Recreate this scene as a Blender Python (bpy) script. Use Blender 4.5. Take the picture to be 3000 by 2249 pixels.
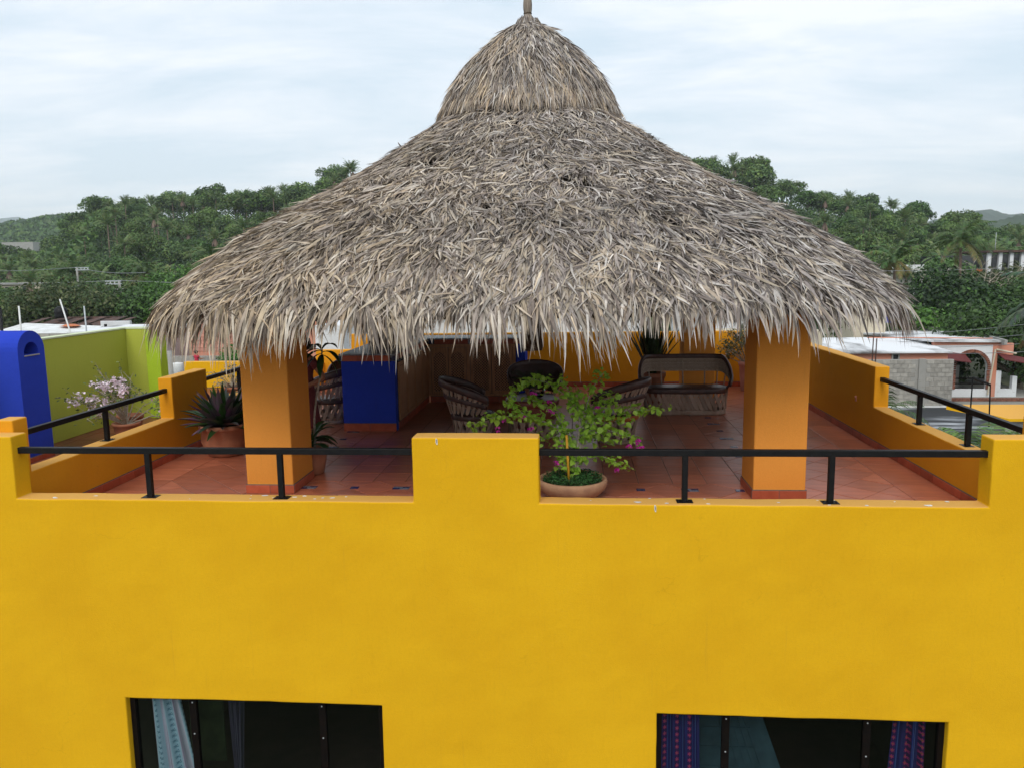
import bpy, bmesh, math, random
import numpy as np
from mathutils import Vector, Matrix, Euler
from mathutils import noise as mnoise
R = math.radians
random.seed(7); NR = np.random.default_rng(7)
for o in list(bpy.data.objects): bpy.data.objects.remove(o)
SC = bpy.context.scene
COL = SC.collection
# ------------------------------------------------------------------ camera
def make_camera():
    pit, yaw, rol = R(8.155), R(4.705), R(-0.848)
    fw = Vector((-math.sin(yaw)*math.cos(pit), math.cos(yaw)*math.cos(pit), -math.sin(pit)))
    r = Vector((math.cos(yaw), math.sin(yaw), 0)); u = r.cross(fw)
    r2 = r*math.cos(rol)+u*math.sin(rol); u2 = u*math.cos(rol)-r*math.sin(rol)
    cd = bpy.data.cameras.new('camera'); cam = bpy.data.objects.new('camera', cd); COL.objects.link(cam)
    m = Matrix((r2, u2, -fw)).transposed().to_4x4(); m.translation = Vector((0.5604, -7.2, 2.5692))
    cam.matrix_world = m
    cd.sensor_width = 36; cd.lens = 2315.678/3000*36; cd.clip_start = .1; cd.clip_end = 20000
    SC.camera = cam
make_camera()
SUN_EL, SUN_AZ = R(44), R(187)      # azimuth clockwise from +y: behind the camera, a little to the left
def make_world():
    w = bpy.data.worlds.new('World'); SC.world = w; w.use_nodes = True
    N = w.node_tree.nodes; Lk = w.node_tree.links; N.clear()
    out = N.new('ShaderNodeOutputWorld'); bg = N.new('ShaderNodeBackground'); bg.inputs[1].default_value = .1
    sky = N.new('ShaderNodeTexSky'); sky.sky_type = 'NISHITA'; sky.sun_disc = False
    sky.sun_elevation = SUN_EL; sky.sun_rotation = SUN_AZ
    tc = N.new('ShaderNodeTexCoord'); sp = N.new('ShaderNodeSeparateXYZ'); Lk.new(tc.outputs['Generated'], sp.inputs[0])
    # project onto a cloud layer: direction / (z + .12)
    ad = N.new('ShaderNodeMath'); ad.operation = 'ADD'; ad.inputs[1].default_value = .13
    mx = N.new('ShaderNodeMath'); mx.operation = 'MAXIMUM'; mx.inputs[1].default_value = 0
    Lk.new(sp.outputs[2], mx.inputs[0]); Lk.new(mx.outputs[0], ad.inputs[0])
    dv = N.new('ShaderNodeVectorMath'); dv.operation = 'DIVIDE'; cb = N.new('ShaderNodeCombineXYZ')
    for k in range(3): Lk.new(ad.outputs[0], cb.inputs[k])
    Lk.new(tc.outputs['Generated'], dv.inputs[0]); Lk.new(cb.outputs[0], dv.inputs[1])
    mp = N.new('ShaderNodeMapping'); mp.inputs['Scale'].default_value = (.7, 1.35, 0); mp.inputs['Rotation'].default_value = (0, 0, R(-14))
    Lk.new(dv.outputs[0], mp.inputs[0])
    n1 = N.new('ShaderNodeTexNoise'); n1.inputs['Scale'].default_value = 1.15; n1.inputs['Detail'].default_value = 9; n1.inputs['Roughness'].default_value = .6; n1.inputs['Distortion'].default_value = .35
    Lk.new(mp.outputs[0], n1.inputs['Vector'])
    cr = N.new('ShaderNodeValToRGB'); e = cr.color_ramp.elements
    e[0].position = .38; e[0].color = (5.9, 6.95, 7.85, 1); e[1].position = .62; e[1].color = (8.7, 8.9, 9.2, 1)
    m_ = e.new(.5); m_.color = (7.2, 7.85, 8.55, 1)
    Lk.new(n1.outputs[0], cr.inputs[0])
    # paler towards the horizon
    hz = N.new('ShaderNodeMapRange'); hz.inputs[1].default_value = 0; hz.inputs[2].default_value = .28; hz.inputs[3].default_value = .45; hz.inputs[4].default_value = 0
    Lk.new(sp.outputs[2], hz.inputs[0])
    mh = N.new('ShaderNodeMix'); mh.data_type = 'RGBA'; Lk.new(hz.outputs[0], mh.inputs[0]); Lk.new(cr.outputs[0], mh.inputs[6]); mh.inputs[7].default_value = (8.3, 8.7, 9.1, 1)
    mk = N.new('ShaderNodeMix'); mk.data_type = 'RGBA'; mk.inputs[0].default_value = .9
    Lk.new(sky.outputs[0], mk.inputs[6]); Lk.new(mh.outputs[2], mk.inputs[7])
    Lk.new(mk.outputs[2], bg.inputs[0]); Lk.new(bg.outputs[0], out.inputs[0])
make_world()
def make_sun():
    l = bpy.data.lights.new('sun', 'SUN'); l.energy = 1.5; l.angle = R(30); l.color = (1, .96, .9)
    o = bpy.data.objects.new('sun', l); COL.objects.link(o)
    d = Vector((math.sin(SUN_AZ)*math.cos(SUN_EL), math.cos(SUN_AZ)*math.cos(SUN_EL), math.sin(SUN_EL)))
    o.rotation_euler = d.to_track_quat('Z', 'Y').to_euler(); o.location = (0, -10, 30)
make_sun()
SC.view_settings.view_transform = 'Standard'; SC.view_settings.look = 'None'
SC.view_settings.exposure = .40; SC.view_settings.gamma = 1; SC.view_settings.use_curve_mapping = False
SC.render.engine = 'CYCLES'
SC.cycles.max_bounces = 10; SC.cycles.diffuse_bounces = 6; SC.cycles.volume_bounces = 3; SC.cycles.transparent_max_bounces = 8

# ------------------------------------------------------------------ materials
def new_mat(name):
    m = bpy.data.materials.new(name); m.use_nodes = True
    N = m.node_tree.nodes; b = N['Principled BSDF']
    return m, N, m.node_tree.links, b
def rgb(c): return (c[0], c[1], c[2], 1)
def simple(name, c, rough=.7, c2=None, scale=6, bump=0, bscale=60, metal=0, rand=0, spec=.35, stretch=(1, 1, 1), coord='Object', lo=.35, hi=.65):
    """principled with two-colour noise, fine bump and optional per-object value variation"""
    m, N, Lk, b = new_mat(name)
    b.inputs['Roughness'].default_value = rough; b.inputs['Metallic'].default_value = metal
    b.inputs['Specular IOR Level'].default_value = spec
    tc = N.new('ShaderNodeTexCoord'); mp = N.new('ShaderNodeMapping'); mp.inputs['Scale'].default_value = stretch
    Lk.new(tc.outputs[coord], mp.inputs[0])
    n = N.new('ShaderNodeTexNoise'); n.inputs['Scale'].default_value = scale; n.inputs['Detail'].default_value = 5
    Lk.new(mp.outputs[0], n.inputs['Vector'])
    cr = N.new('ShaderNodeValToRGB'); cr.color_ramp.elements[0].position = lo; cr.color_ramp.elements[1].position = hi
    c2 = c2 or tuple(x*.8 for x in c)
    cr.color_ramp.elements[0].color = rgb(c2); cr.color_ramp.elements[1].color = rgb(c)
    Lk.new(n.outputs[0], cr.inputs[0]); src = cr.outputs[0]
    if rand:
        oi = N.new('ShaderNodeObjectInfo'); mr = N.new('ShaderNodeMapRange'); mr.inputs[3].default_value = 1-rand; mr.inputs[4].default_value = 1+rand
        Lk.new(oi.outputs['Random'], mr.inputs[0]); mm = N.new('ShaderNodeMix'); mm.data_type = 'RGBA'; mm.blend_type = 'MULTIPLY'; mm.inputs[0].default_value = 1
        Lk.new(src, mm.inputs[6]); Lk.new(mr.outputs[0], mm.inputs[7]); src = mm.outputs[2]
    Lk.new(src, b.inputs['Base Color'])
    if bump:
        n2 = N.new('ShaderNodeTexNoise'); n2.inputs['Scale'].default_value = bscale; n2.inputs['Detail'].default_value = 6
        Lk.new(mp.outputs[0], n2.inputs['Vector'])
        bp = N.new('ShaderNodeBump'); bp.inputs['Strength'].default_value = bump; bp.inputs['Distance'].default_value = .01
        Lk.new(n2.outputs[0], bp.inputs['Height']); Lk.new(bp.outputs[0], b.inputs['Normal'])
    return m
def attr_mat(name, rough=.8, trans=0, bump=0, spec=.25, vary=.25):
    """colour from the per-piece 'tint' attribute, streaked along the piece by noise"""
    m, N, Lk, b = new_mat(name)
    b.inputs['Roughness'].default_value = rough; b.inputs['Specular IOR Level'].default_value = spec
    a = N.new('ShaderNodeAttribute'); a.attribute_name = 'tint'
    tc = N.new('ShaderNodeTexCoord'); n = N.new('ShaderNodeTexNoise'); n.inputs['Scale'].default_value = 9; n.inputs['Detail'].default_value = 4
    Lk.new(tc.outputs['Object'], n.inputs['Vector'])
    mr = N.new('ShaderNodeMapRange'); mr.inputs[1].default_value = .3; mr.inputs[2].default_value = .7; mr.inputs[3].default_value = 1-vary; mr.inputs[4].default_value = 1+vary
    Lk.new(n.outputs[0], mr.inputs[0])
    mm = N.new('ShaderNodeMix'); mm.data_type = 'RGBA'; mm.blend_type = 'MULTIPLY'; mm.inputs[0].default_value = 1
    Lk.new(a.outputs['Color'], mm.inputs[6]); Lk.new(mr.outputs[0], mm.inputs[7])
    Lk.new(mm.outputs[2], b.inputs['Base Color'])
    if trans:
        tr = N.new('ShaderNodeBsdfTranslucent'); mix = N.new('ShaderNodeMixShader'); mix.inputs[0].default_value = trans
        Lk.new(mm.outputs[2], tr.inputs[0]); Lk.new(b.outputs[0], mix.inputs[1]); Lk.new(tr.outputs[0], mix.inputs[2])
        Lk.new(mix.outputs[0], N['Material Output'].inputs[0])
    return m
def leaf_mat(name, c, c2, rough=.45, trans=.25, scale=14, rand=.25):
    m = simple(name, c, rough, c2, scale, rand=rand, spec=.45)
    N = m.node_tree.nodes; Lk = m.node_tree.links; b = N['Principled BSDF']
    src = b.inputs['Base Color'].links[0].from_socket
    tr = N.new('ShaderNodeBsdfTranslucent'); mix = N.new('ShaderNodeMixShader'); mix.inputs[0].default_value = trans
    Lk.new(src, tr.inputs[0]); Lk.new(b.outputs[0], mix.inputs[1]); Lk.new(tr.outputs[0], mix.inputs[2]); Lk.new(mix.outputs[0], N['Material Output'].inputs[0])
    return m
def stucco(name, c, c2, stain=.0, top=None):
    """painted render: broad patchiness from repeated coats, faint vertical rain streaks, sand grain"""
    m, N, Lk, b = new_mat(name)
    b.inputs['Roughness'].default_value = .88; b.inputs['Specular IOR Level'].default_value = .10
    tc = N.new('ShaderNodeTexCoord')
    def noise(scale, st, det=5, rough=.55):
        mp = N.new('ShaderNodeMapping'); mp.inputs['Scale'].default_value = st; Lk.new(tc.outputs['Object'], mp.inputs[0])
        n = N.new('ShaderNodeTexNoise'); n.inputs['Scale'].default_value = scale; n.inputs['Detail'].default_value = det; n.inputs['Roughness'].default_value = rough
        Lk.new(mp.outputs[0], n.inputs['Vector']); return n.outputs[0]
    def mix(f, a, bb, mode='MIX'):
        q = N.new('ShaderNodeMix'); q.data_type = 'RGBA'; q.blend_type = mode
        for s, v in ((0, f), (6, a), (7, bb)):
            if hasattr(v, 'node'): Lk.new(v, q.inputs[s])
            else: q.inputs[s].default_value = v
        return q.outputs[2]
    def rng(s, a, bb, lo, hi):
        q = N.new('ShaderNodeMapRange'); q.interpolation_type = 'SMOOTHSTEP'; Lk.new(s, q.inputs[0])
        for k, v in enumerate((a, bb, lo, hi)): q.inputs[k+1].default_value = v
        return q.outputs[0]
    base = mix(rng(noise(.8, (1, 1, 1.3)), .35, .65, 0, .65), rgb(c), rgb(c2))
    base = mix(rng(noise(5, (6, 6, .7)), .5, .85, 0, .18), base, rgb(tuple(x*.78 for x in c2)))
    base = mix(rng(noise(42, (1, 1, 1)), .3, .8, 0, .22), base, rgb(tuple(x*.82 for x in c2)))
    # fine dark specks and thin chips
    base = mix(rng(noise(95, (1, 1, 1), 2), .74, .8, 0, .35), base, (.12, .07, .02, 1))
    vo = N.new('ShaderNodeTexVoronoi'); vo.feature = 'DISTANCE_TO_EDGE'; vo.inputs['Scale'].default_value = .75
    dn = N.new('ShaderNodeVectorMath'); dn.operation = 'ADD'; nz = N.new('ShaderNodeTexNoise'); nz.inputs['Scale'].default_value = 3; nz.inputs['Detail'].default_value = 6; Lk.new(tc.outputs['Object'], nz.inputs['Vector']); Lk.new(tc.outputs['Object'], dn.inputs[0]); Lk.new(nz.outputs['Color'], dn.inputs[1]); Lk.new(dn.outputs[0], vo.inputs['Vector'])
    cm = N.new('ShaderNodeMath'); cm.operation = 'MULTIPLY'; Lk.new(rng(vo.outputs['Distance'], 0, .006, .2, 0), cm.inputs[0]); Lk.new(rng(noise(.9, (1, 1, 1), 2), .5, .62, 0, 1), cm.inputs[1])
    base = mix(cm.outputs[0], base, rgb(tuple(x*.45 for x in c2)))
    base = mix(rng(noise(2.4, (9, 9, .35), 4), .62, .78, 0, .22), base, rgb(tuple(x*.7+.02 for x in c2)))
    if stain: base = mix(rng(noise(3.2, (1.5, 1.5, 5)), .58, .75, 0, stain), base, (.16, .12, .07, 1))
    if top:   # sun-bleached, dusty paint on the level tops
        ge = N.new('ShaderNodeNewGeometry'); sz = N.new('ShaderNodeSeparateXYZ'); Lk.new(ge.outputs['True Normal'], sz.inputs[0])
        base = mix(rng(sz.outputs[2], .55, .9, 0, .85), base, rgb(top))
    Lk.new(base, b.inputs['Base Color'])
    b1 = N.new('ShaderNodeBump'); b1.inputs['Strength'].default_value = .55; b1.inputs['Distance'].default_value = .006; Lk.new(noise(85, (1, 1, 1), 6, .65), b1.inputs['Height'])
    b2 = N.new('ShaderNodeBump'); b2.inputs['Strength'].default_value = .3; b2.inputs['Distance'].default_value = .02; Lk.new(noise(2.6, (1, 1, .8), 3), b2.inputs['Height'])
    Lk.new(b1.outputs[0], b2.inputs['Normal']); Lk.new(b2.outputs[0], b.inputs['Normal'])
    return m
M = {}
M['yellow'] = stucco('yellow_render', (.74, .41, .010), (.67, .35, .008), top=(.66, .36, .10))
M['yellow_shade'] = stucco('shaded_yellow_render', (.74, .325, .016), (.68, .285, .013), top=(.66, .36, .10))  # yellow paint pushed towards orange: the parapets' shade put into the colour
M['orange'] = stucco('orange_render', (.75, .30, .052), (.69, .265, .042))
M['green_wall'] = stucco('lime_render', (.43, .47, .07), (.37, .41, .06))
M['lime_pier'] = stucco('bright_lime_render', (.40, .56, .035), (.36, .52, .033))
M['blue'] = stucco('cobalt_render', (.028, .062, .50), (.02, .046, .40))
M['white_wall'] = stucco('whitewashed_render', (.72, .73, .74), (.6, .6, .6), .35)
M['salmon'] = stucco('salmon_render', (.62, .25, .16), (.55, .27, .2), .25)
M['concrete'] = stucco('weathered_concrete', (.36, .35, .32), (.27, .265, .245), .4)
M['cream'] = stucco('cream_render', (.62, .55, .42), (.5, .44, .34), .35)
M['coping'] = simple('pale_coping', (.62, .68, .45), .7, (.5, .55, .36))
M['floor_tile'] = simple('terracotta_floor_tile', (.46, .145, .075), .34, (.35, .10, .052), 2.6, .07, 16, rand=.17, spec=.5, stretch=(1, 4, 1))
M['base_tile'] = simple('terracotta_base_tile', (.46, .10, .045), .45, (.36, .07, .03), 7, .1, 30, rand=.2)
M['grout'] = simple('grey_grout', (.16, .13, .115), .85, (.11, .09, .08), 20)
M['insert'] = simple('cobalt_insert_tile', (.012, .018, .09), .2, (.05, .06, .12), 60)
M['insert_w'] = simple('white_glaze', (.22, .24, .28), .25, (.08, .09, .14), 40)
M['black_steel'] = simple('black_painted_steel', (.005, .005, .006), .5, (.009, .008, .008), 14, .1, 90, spec=.2)
M['flake'] = simple('white_paint_flake', (.75, .73, .68), .8)
M['dark_wood'] = simple('dark_brown_frame', (.005, .004, .004), .6, (.008, .005, .004), 20, spec=.08)
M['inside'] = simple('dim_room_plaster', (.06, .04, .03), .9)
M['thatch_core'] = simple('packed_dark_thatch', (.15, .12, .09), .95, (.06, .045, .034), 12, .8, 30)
M['thatch'] = attr_mat('dry_palm_leaf', .72, .12, spec=.3, vary=.22)
M['leafy'] = attr_mat('foliage', .55, .22, spec=.35, vary=.3)
M['rope'] = simple('twine', (.12, .09, .06), .9, (.06, .045, .03), 60)
M['bark'] = simple('grey_bark', (.23, .19, .15), .9, (.12, .095, .075), 14, .5, 40, stretch=(1, 1, .25))
M['bark_pale'] = simple('pale_stem_bark', (.42, .37, .30), .85, (.25, .21, .16), 30, .3, 60)
M['palm_trunk'] = simple('palm_bark', (.24, .17, .13), .9, (.13, .09, .07), 8, .4, 20, stretch=(1, 1, 3))
M['terracotta'] = simple('terracotta_pot', (.42, .17, .09), .75, (.30, .12, .065), 5, .2, 40)
M['terracotta_pale'] = simple('weathered_terracotta', (.52, .30, .17), .8, (.36, .19, .11), 7, .3, 30)
M['pink_pot'] = simple('pinkish_clay', (.5, .22, .17), .8)
M['soil'] = simple('potting_soil', (.035, .025, .018), .95)
M['leather'] = simple('dark_brown_leather', (.075, .034, .027), .4, (.045, .022, .018), 9, .25, 30, spec=.5)
M['leather_red'] = simple('red_brown_leather', (.24, .06, .035), .38, (.15, .04, .025), 6, .2, 22, spec=.5)
M['leather_orange'] = simple('orange_leather_rim', (.42, .12, .02), .45)
M['slat'] = simple('grey_cedar_slat', (.42, .31, .24), .75, (.30, .21, .155), 9, .3, 70, rand=.25, stretch=(1, 1, .3))
M['cane'] = simple('split_cane', (.42, .33, .25), .65, (.27, .20, .15), 60, .3, 60, rand=.15)
M['bar_wood'] = simple('varnished_pine', (.52, .27, .13), .45, (.38, .18, .08), 10, .2, 40, stretch=(4, 4, .4))
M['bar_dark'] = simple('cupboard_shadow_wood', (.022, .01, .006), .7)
M['slate'] = simple('grey_stone_counter', (.30, .32, .34), .35, (.20, .22, .25), 9, .05, 40)
M['glass'] = None
def glassm(name, tint, fac, rough=.03):
    m, N, Lk, b = new_mat(name)
    N.remove(b); gl = N.new('ShaderNodeBsdfGlossy'); gl.inputs['Roughness'].default_value = rough; gl.inputs[0].default_value = (.9, .95, 1, 1)
    tr = N.new('ShaderNodeBsdfTransparent'); tr.inputs[0].default_value = rgb(tint)
    fr = N.new('ShaderNodeFresnel'); fr.inputs[0].default_value = 1.45; mu = N.new('ShaderNodeMath'); mu.operation = 'MULTIPLY'; mu.inputs[1].default_value = fac
    Lk.new(fr.outputs[0], mu.inputs[0]); mx = N.new('ShaderNodeMixShader'); Lk.new(mu.outputs[0], mx.inputs[0]); Lk.new(tr.outputs[0], mx.inputs[1]); Lk.new(gl.outputs[0], mx.inputs[2])
    Lk.new(mx.outputs[0], N['Material Output'].inputs[0]); return m
M['glass'] = glassm('window_glass', (.75, .78, .8), .35)
M['bowl_glass'] = glassm('clear_glass', (.85, .92, .92), 1.6)
M['pane_dark'] = simple('dark_pane', (.02, .022, .025), .12, spec=.6)
M['rust'] = simple('rusted_roof', (.12, .06, .045), .9, (.045, .032, .028), 1.9, .4, 6)
M['white_sheet'] = simple('white_sheet', (.72, .73, .72), .6, (.55, .55, .52), 2)
M['orange_sheet'] = simple('orange_plastic', (.55, .16, .05), .5)
M['block'] = simple('grey_block', (.37, .35, .31), .9, (.27, .255, .225), 5, .3, 30, rand=.14)
M['brick'] = simple('red_brick', (.27, .105, .065), .9, (.17, .07, .045), 9, .3, 30, rand=.2)
M['roof_white'] = simple('lime_washed_roof', (.70, .71, .72), .75, (.16, .155, .15), .55, stretch=(1, .45, 1), lo=.33, hi=.5)
M['roof_stain'] = simple('mould_stained_roof', (.42, .44, .46), .8, (.035, .037, .04), .7, stretch=(.45, 1.6, 1), lo=.5, hi=.7)
M['wire'] = simple('cable', (.25, .26, .27), .6)
M['grey_metal'] = simple('galvanised_pipe', (.45, .48, .50), .45)
M['skin'] = simple('skin', (.36, .16, .09), .5)
M['hair'] = simple('brown_hair', (.03, .015, .01), .6)
M['red_cloth'] = simple('red_shirt', (.50, .03, .06), .8)
M['maroon'] = simple('maroon_skirt', (.17, .03, .035), .85, (.10, .02, .022), 30, .3, 60, stretch=(5, 5, .3))
M['yellow_cane'] = simple('yellow_painted_stake', (.70, .36, .03), .6)
M['magenta'] = leaf_mat('magenta_bract', (.62, .04, .38), (.48, .02, .30), .5, .3)
M['pale_pink'] = leaf_mat('pale_pink_bract', (.88, .80, .83), (.82, .66, .76), .5, .25)
M['boug_leaf'] = leaf_mat('fresh_green_leaf', (.40, .58, .08), (.24, .44, .045), .42, .42)
M['dark_leaf'] = leaf_mat('deep_green_leaf', (.035, .09, .022), (.02, .055, .015), .35, .15)
M['purple_leaf'] = leaf_mat('purple_green_leaf', (.12, .045, .095), (.045, .085, .05), .4, .12, 5)
M['snake_leaf'] = leaf_mat('banded_snake_leaf', (.045, .085, .03), (.015, .032, .014), .35, .05, 26)
M['wicker'] = simple('brown_wicker', (.21, .13, .075), .7, (.10, .06, .035), 50)

# ------------------------------------------------------------------ mesh helpers
def wloc(o):
    v = Vector((0, 0, 0))
    while o is not None: v += o.location; o = o.parent
    return v
class MB:
    def __init__(s): s.v = []; s.f = []; s.m = []; s.c = []; s.mi = 0
    def add(s, vs, fs, col=None):
        b = len(s.v); s.v += [tuple(x) for x in vs]; s.f += [tuple(i+b for i in f) for f in fs]; s.m += [s.mi]*len(fs)
        s.c += [col or (1, 1, 1)]*len(vs)
    def box(s, x0, x1, y0, y1, z0, z1, col=None):
        s.add([(x0,y0,z0),(x1,y0,z0),(x1,y1,z0),(x0,y1,z0),(x0,y0,z1),(x1,y0,z1),(x1,y1,z1),(x0,y1,z1)],
              [(0,3,2,1),(4,5,6,7),(0,1,5,4),(1,2,6,5),(2,3,7,6),(3,0,4,7)], col)
    def obox(s, c, ax, ay, az, col=None):
        """box from a centre and three half-axis vectors"""
        c, ax, ay, az = map(Vector, (c, ax, ay, az)); vs = []
        for k in (-1, 1):
            for (i, j) in ((-1,-1),(1,-1),(1,1),(-1,1)): vs.append(c+ax*i+ay*j+az*k)
        s.add(vs, [(0,3,2,1),(4,5,6,7),(0,1,5,4),(1,2,6,5),(2,3,7,6),(3,0,4,7)], col)
    def tube(s, pts, r, n=6, col=None, cap=True):
        pts = [Vector(p) for p in pts]; rr = r if isinstance(r, (list, tuple)) else [r]*len(pts); vs = []; fs = []
        prev = None
        for i, p in enumerate(pts):
            d = (pts[min(i+1, len(pts)-1)]-pts[max(i-1, 0)]).normalized()
            a = prev if prev is not None else (Vector((0, 0, 1)) if abs(d.z) < .9 else Vector((1, 0, 0)))
            u = (a-d*a.dot(d)).normalized(); w = d.cross(u); prev = u
            for k in range(n):
                t = 2*math.pi*k/n; vs.append(p+(u*math.cos(t)+w*math.sin(t))*rr[i])
        for i in range(len(pts)-1):
            for k in range(n): fs.append((i*n+k, i*n+(k+1) % n, (i+1)*n+(k+1) % n, (i+1)*n+k))
        if cap: fs.append(tuple(range(n-1, -1, -1))); fs.append(tuple((len(pts)-1)*n+k for k in range(n)))
        s.add(vs, fs, col)
    def lathe(s, prof, c=(0, 0, 0), n=28, col=None, jit=0, sx=1, sy=1):
        vs = []; fs = []
        for r, z in prof:
            for k in range(n):
                t = 2*math.pi*k/n; rr = r*(1+random.uniform(-jit, jit)); vs.append((c[0]+rr*math.cos(t)*sx, c[1]+rr*math.sin(t)*sy, c[2]+z))
        for i in range(len(prof)-1):
            for k in range(n): fs.append((i*n+k, i*n+(k+1) % n, (i+1)*n+(k+1) % n, (i+1)*n+k))
        s.add(vs, fs, col)
    def blade(s, p, d, up, L, w, droop=.3, seg=5, fold=.25, col=None, prof=None):
        """tapering leaf blade with a V fold, bending under gravity"""
        p = Vector(p); d = Vector(d).normalized(); vs = []; fs = []
        prof = prof or [.45, .9, 1, .75, .4, .03]
        for i in range(seg+1):
            t = i/seg; side = d.cross(Vector(up))
            side = side.normalized() if side.length > 1e-4 else Vector((1, 0, 0)); nrm = side.cross(d)
            ww = w*np.interp(t, np.linspace(0, 1, len(prof)), prof)/2
            vs += [p-side*ww+nrm*ww*fold, p-nrm*ww*fold, p+side*ww+nrm*ww*fold]
            p = p+d*(L/seg); d = (d+Vector((0, 0, -droop/seg))).normalized()
        for i in range(seg): b = i*3; fs += [(b, b+1, b+4, b+3), (b+1, b+2, b+5, b+4)]
        s.add(vs, fs, col)
    def build(s, name, mats, parent=None, smooth=False, bevel=0, origin=None, world=True):
        off = wloc(parent) if (parent is not None and world) else Vector((0, 0, 0))
        if origin is not None: off = Vector(origin) if parent is None else off
        me = bpy.data.meshes.new(name)
        me.from_pydata([(a-off.x, b-off.y, c-off.z) for a, b, c in s.v], [], s.f)
        for m in (mats if isinstance(mats, (list, tuple)) else [mats]): me.materials.append(m)
        me.polygons.foreach_set('material_index', s.m)
        if any(c != (1, 1, 1) for c in s.c):
            at = me.color_attributes.new('tint', 'FLOAT_COLOR', 'POINT')
            at.data.foreach_set('color', np.array([(a, b, c, 1) for a, b, c in s.c], dtype=np.float32).ravel())
        if smooth: me.polygons.foreach_set('use_smooth', [True]*len(s.f))
        me.update(); o = bpy.data.objects.new(name, me); COL.objects.link(o)
        if origin is not None and parent is None: o.location = off
        if parent is not None: o.parent = parent
        if bevel:
            bv = o.modifiers.new('bevel', 'BEVEL'); bv.width = bevel; bv.segments = 2; bv.limit_method = 'ANGLE'; bv.angle_limit = R(40)
        return o
def tag(o, label=None, cat=None, group=None, kind=None):
    for k, v in (('label', label), ('category', cat), ('group', group), ('kind', kind)):
        if v: o[k] = v
    return o
def thing(name, label, cat, loc=(0, 0, 0), group=None, rz=0):
    o = bpy.data.objects.new(name, None); o.empty_display_size = .2; COL.objects.link(o); o.location = loc; o.rotation_euler = (0, 0, rz)
    return tag(o, label, cat, group)
KIDS = {}
def copy_tree(o, parent=None):
    c = o.copy(); COL.objects.link(c)
    if parent is not None: c.parent = parent
    for ch in [q for q in bpy.data.objects if q.parent == o]: copy_tree(ch, c)
    return c
def inst(src_mesh, name, parent, loc, rot, sc=1):
    o = bpy.data.objects.new(name, src_mesh); COL.objects.link(o); o.parent = parent
    o.location = loc; o.rotation_euler = rot; o.scale = (sc, sc, sc) if not isinstance(sc, tuple) else sc
    return o
def cellwall(xs, zs, solid, y0, y1, axis='x', rough=.0035):
    """wall sheet with steps and openings as one clean closed mesh; axis: which way it runs"""
    def fine(a, step=.13): return sorted(set(round(q, 5) for u, v in zip(a[:-1], a[1:]) for q in np.linspace(u, v, max(1, math.ceil((v-u)/step))+1)))
    if rough: xs, zs = fine(xs), fine([z for z in zs if z > -4] if False else zs)
    b = MB(); idx = {}
    def V(i, j, k):
        key = (i, j, k)
        if key not in idx:
            x, z, y = xs[i], zs[j], (y0, y1)[k]
            idx[key] = len(b.v); b.v.append((x, y, z) if axis == 'x' else (y, x, z)); b.c.append((1, 1, 1))
        return idx[key]
    def F(*q): b.f.append(q if axis == 'x' else q[::-1]); b.m.append(0)
    nx, nz = len(xs)-1, len(zs)-1
    S = lambda i, j: 0 <= i < nx and 0 <= j < nz and solid((xs[i]+xs[i+1])/2, (zs[j]+zs[j+1])/2)
    for i in range(nx):
        for j in range(nz):
            if not S(i, j): continue
            F(V(i,j,0), V(i+1,j,0), V(i+1,j+1,0), V(i,j+1,0)); F(V(i,j,1), V(i,j+1,1), V(i+1,j+1,1), V(i+1,j,1))
            if not S(i-1, j): F(V(i,j,0), V(i,j+1,0), V(i,j+1,1), V(i,j,1))
            if not S(i+1, j): F(V(i+1,j,0), V(i+1,j,1), V(i+1,j+1,1), V(i+1,j+1,0))
            if not S(i, j-1): F(V(i,j,0), V(i,j,1), V(i+1,j,1), V(i+1,j,0))
            if not S(i, j+1): F(V(i,j+1,0), V(i+1,j+1,0), V(i+1,j+1,1), V(i,j+1,1))
    if rough:   # hand-floated plaster is never dead straight
        for q, v in enumerate(b.v):
            w = mnoise.noise_vector(Vector(v)*1.9)*rough*1.6+mnoise.noise_vector(Vector(v)*6.3)*rough; b.v[q] = (v[0]+w.x, v[1]+w.y, v[2]+w.z)
    return b

# ------------------------------------------------------------------ ground and hills
GZ = -6.5
def lerp_tab(x, T): return np.interp(x, [a for a, _ in T], [b for _, b in T])
CREST = [(-330, 4), (-235, 3), (-202, 7.5), (-191, 8.5), (-177, 13), (-169, 21), (-164, 25.5), (-150, 24), (-139, 26.5), (-124, 27), (-110, 26), (-95, 29), (-70, 36), (-30, 44), (0, 44), (30, 35), (45, 31.5), (58, 30), (68, 26), (78, 23), (90, 19), (100, 17.5), (112, 15.5), (124, 12.5), (140, 7), (175, 4), (300, 2)]
def hill_h(x, y):
    c = lerp_tab(x*260/np.maximum(y, 120), CREST)
    c = np.where(c > 6, c+np.where(x < 0, -6.3, -4.6), c)
    t = np.clip((y-112)/(262-112), 0, 1); t = t*t*(3-2*t)
    back = np.clip((y-262)/260, 0, 1)
    return GZ+(c-GZ)*t*(1-.9*back*back)
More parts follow.
